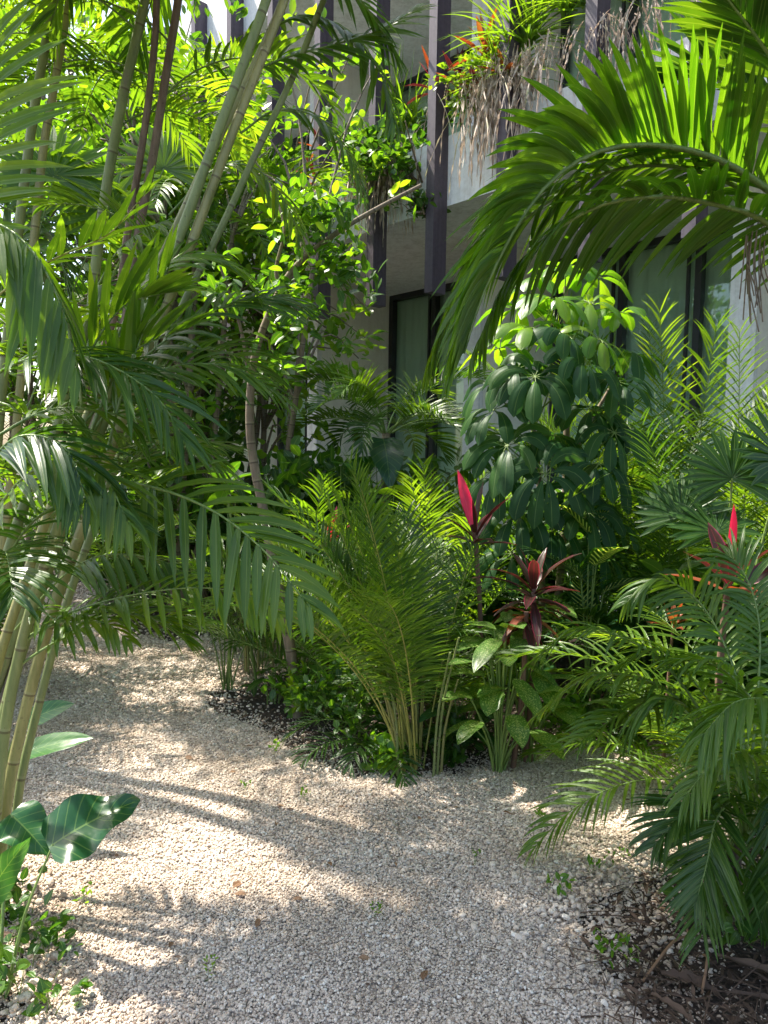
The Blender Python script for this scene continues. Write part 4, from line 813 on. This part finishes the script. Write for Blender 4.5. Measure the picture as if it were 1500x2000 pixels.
shrub('balcony_vine', 'lighter leafy vine left of the bushy one on the balcony', BP(.3, .05, 4.35), .5, .32, 30, 8, .09, .06, 'broad_bright', seed=62, centre=BP(.35, -.05, 4.55), cat='vine')
shrub('balcony_vine', 'leafy vine at the far left of the balcony planter', BP(1.35, .05, 4.3), .5, .5, 50, 8, .09, .06, 'broad_bright', seed=63, centre=BP(1.4, -.05, 4.5), cat='vine')
shrub('balcony_vine', 'vine trailing down near the end of the bare branch', BP(-.75, -.2, 3.9), .7, .25, 26, 7, .09, .06, 'broad', seed=64, centre=BP(-.75, -.2, 3.95), cat='vine')
shrub('balcony_vine', 'yellow green shrub on the balcony beside the red cordylines', BP(-1.25, .1, 4.6), .5, .35, 45, 8, .07, .035, 'palm_bright', seed=65, centre=BP(-1.25, .0, 4.95), cat='vine')
for i, (s, z, n, L, mt, lab) in enumerate(((.05,4.55,60,.6,'palm_bright','yellow green grass drooping over the balcony centre'),(.45,4.6,40,.55,'palm_bright','long grassy leaves left of the balcony centre'),(-1.75,5.1,130,.75,'palm_bright','large sunlit yellow grass tuft at the top right balcony'),(-1.55,4.85,110,.6,'palm_bright','arching yellow grass blades left of the big tuft'),(-2.3,5.2,90,.7,'palm_bright','fern like green tuft high on the right balcony'),(1.7,4.55,40,.5,'palm_bright','grass tuft on the far left balcony'),(-.35,4.85,40,.55,'palm_bright','upright grassy tuft above the bushy vine'),(1.1,4.3,30,.45,'areca','hanging strappy leaves below the left balcony vine'),(-.2,4.9,16,.9,'areca','few tall thin wisps rising over the balcony'))):
    tuft('grass_tuft', lab, BP(s, -.02, z), n, L, .02, mt, seed=i+5, az=(130, 360) if i != 8 else (100, 330), elev=(5, 85) if i != 8 else (70, 88))
for i, (px, py_, s, L, mt, lab) in enumerate(((945,95,-1.5,.34,['ti_orange'],'tallest orange cordyline at the top of the balcony'),(850,165,-.75,.36,['ti_dark', 'ti_orange', 'ti_pink'],'red tipped cordyline above the bushy balcony vine'),(895,160,-1.05,.34,['ti_orange', 'ti_dark'],'bronze cordyline beside the white pier'),(625,285,.95,.3,['ti_orange', 'ti_dark'],'small red cordyline against the aubergine fin'),(615,345,1.05,.28,['ti_orange', 'ti_dark'],'lower orange cordyline near the left pier'),(572,380,1.45,.28,['ti_dark', 'ti_pink'],'small crimson cordyline at the left end of the balcony'),(985,140,-1.75,.3,['ti_orange'],'rusty cordyline tangled in the hanging roots'),(930,170,-1.3,.3,['ti_orange', 'ti_dark'],'dark orange cordyline behind the arching frond'))):
    b_ = BP(s, .05, 4.4); cr = P(px, py_, float(BP(s, -.05, 0)[1])); rosette('balcony_cordyline', lab, b_, cr, 13, L, .05, mt, (0, 85), .7, seed=i+40, stem_r=.009, cat='plant', across=1)

# ------------------------------------------------------------------ background planting on the left and behind
BG = [ # label, kind, px, Y, size, seed
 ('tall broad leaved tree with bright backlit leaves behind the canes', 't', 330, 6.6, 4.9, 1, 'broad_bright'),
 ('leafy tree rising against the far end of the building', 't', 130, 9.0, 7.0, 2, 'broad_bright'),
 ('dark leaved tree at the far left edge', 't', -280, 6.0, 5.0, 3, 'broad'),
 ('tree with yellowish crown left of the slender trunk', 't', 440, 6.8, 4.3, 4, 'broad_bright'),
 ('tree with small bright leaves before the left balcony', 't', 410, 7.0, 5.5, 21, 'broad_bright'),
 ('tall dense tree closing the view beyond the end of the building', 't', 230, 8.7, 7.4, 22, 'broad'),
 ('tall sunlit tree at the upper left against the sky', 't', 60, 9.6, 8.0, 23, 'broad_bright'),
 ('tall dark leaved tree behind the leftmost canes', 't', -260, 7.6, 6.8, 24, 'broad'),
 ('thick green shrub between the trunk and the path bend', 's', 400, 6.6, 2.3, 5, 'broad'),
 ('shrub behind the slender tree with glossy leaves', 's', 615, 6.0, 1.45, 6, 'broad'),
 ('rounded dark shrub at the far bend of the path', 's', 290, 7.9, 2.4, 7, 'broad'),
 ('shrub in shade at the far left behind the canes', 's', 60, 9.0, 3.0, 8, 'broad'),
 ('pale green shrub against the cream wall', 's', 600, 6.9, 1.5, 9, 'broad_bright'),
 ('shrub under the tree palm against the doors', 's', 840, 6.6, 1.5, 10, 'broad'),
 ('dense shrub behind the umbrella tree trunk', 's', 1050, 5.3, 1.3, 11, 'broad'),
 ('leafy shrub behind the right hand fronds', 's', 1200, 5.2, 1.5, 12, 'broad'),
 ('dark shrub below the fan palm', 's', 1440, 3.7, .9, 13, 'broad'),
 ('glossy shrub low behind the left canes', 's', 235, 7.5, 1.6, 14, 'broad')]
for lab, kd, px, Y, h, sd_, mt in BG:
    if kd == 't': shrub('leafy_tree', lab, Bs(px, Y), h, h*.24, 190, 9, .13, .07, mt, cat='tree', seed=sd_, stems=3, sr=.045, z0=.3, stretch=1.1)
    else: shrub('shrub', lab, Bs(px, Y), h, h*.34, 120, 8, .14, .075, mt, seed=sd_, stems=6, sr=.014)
BP_ = [
 ('feathery palm filling the gap below the far tree', 260, 6.8, 1.9, 20, 'palm', 1), ('tall palm behind the canes with drooping fronds', -150, 4.8, 2.3, 18, 'palm', 2),
 ('shaded palm at the bend beneath the big frond', 380, 6.9, 1.5, 16, 'palm_dark', 3), ('palm with dark fronds left of the path fork', 470, 6.9, 1.7, 18, 'palm_dark', 4),
 ('bright palm catching sun behind the slender tree', 590, 5.1, 1.5, 16, 'palm', 5), ('low palm at the far edge of the gravel', 330, 8.3, 1.4, 14, 'palm', 6),
 ('palm against the cream pier, left of the tree palm', 640, 6.5, 1.5, 16, 'palm', 7), ('yellow green palm right of the tree palm', 850, 5.9, 1.6, 18, 'palm_bright', 8),
 ('palm hidden behind the left canes near the ground', -110, 4.6, 1.3, 16, 'palm_dark', 9), ('spreading palm between umbrella tree and doors', 960, 5.6, 1.4, 16, 'palm', 10),
 ('low dark palm beside the soil patch on the far side of the path', 210, 7.6, 1.2, 14, 'palm_dark', 11), ('shadowed palm under the fan palm', 1270, 4.3, 1.0, 14, 'palm_dark', 12),
 ('palm at the far left edge with long leaflets', -80, 4.3, 2.0, 16, 'palm', 13)]
for lab, px, Y, L, n, mt, sd_ in BP_:
    palm('areca_palm', lab, Bs(px, Y), n, L, (50, 88), (30, 80), .3, .02, 30, mt, seed=200+sd_, droop=.6, r=.007, spread=.12, canes=3)
for lab, px, Y, tr, L, sd_ in (('tall tree palm whose crown shows high behind the canes', 250, 7.6, 4.2, 1.5, 1), ('tall palm with its crown against the first floor at left', 400, 6.9, 3.5, 1.5, 2), ('very tall palm with its crown high at the upper left', 130, 9.2, 5.2, 1.9, 5), ('tall palm left of the building end, crown level with the roof', 330, 8.2, 5.0, 1.7, 6), ('tree palm with high crown at the far left edge', -160, 4.6, 3.0, 1.5, 3)):
    palm('tree_palm', lab, Bs(px, Y), 15, L, (10, 75), (50, 110), .36, .03, 32, 'palm', seed=230+sd_, trunk=tr, trunk_r=.04, trunk_mat='sheath', droop=.6, mats=['palm', 'palm_bright', 'palm_dark'])
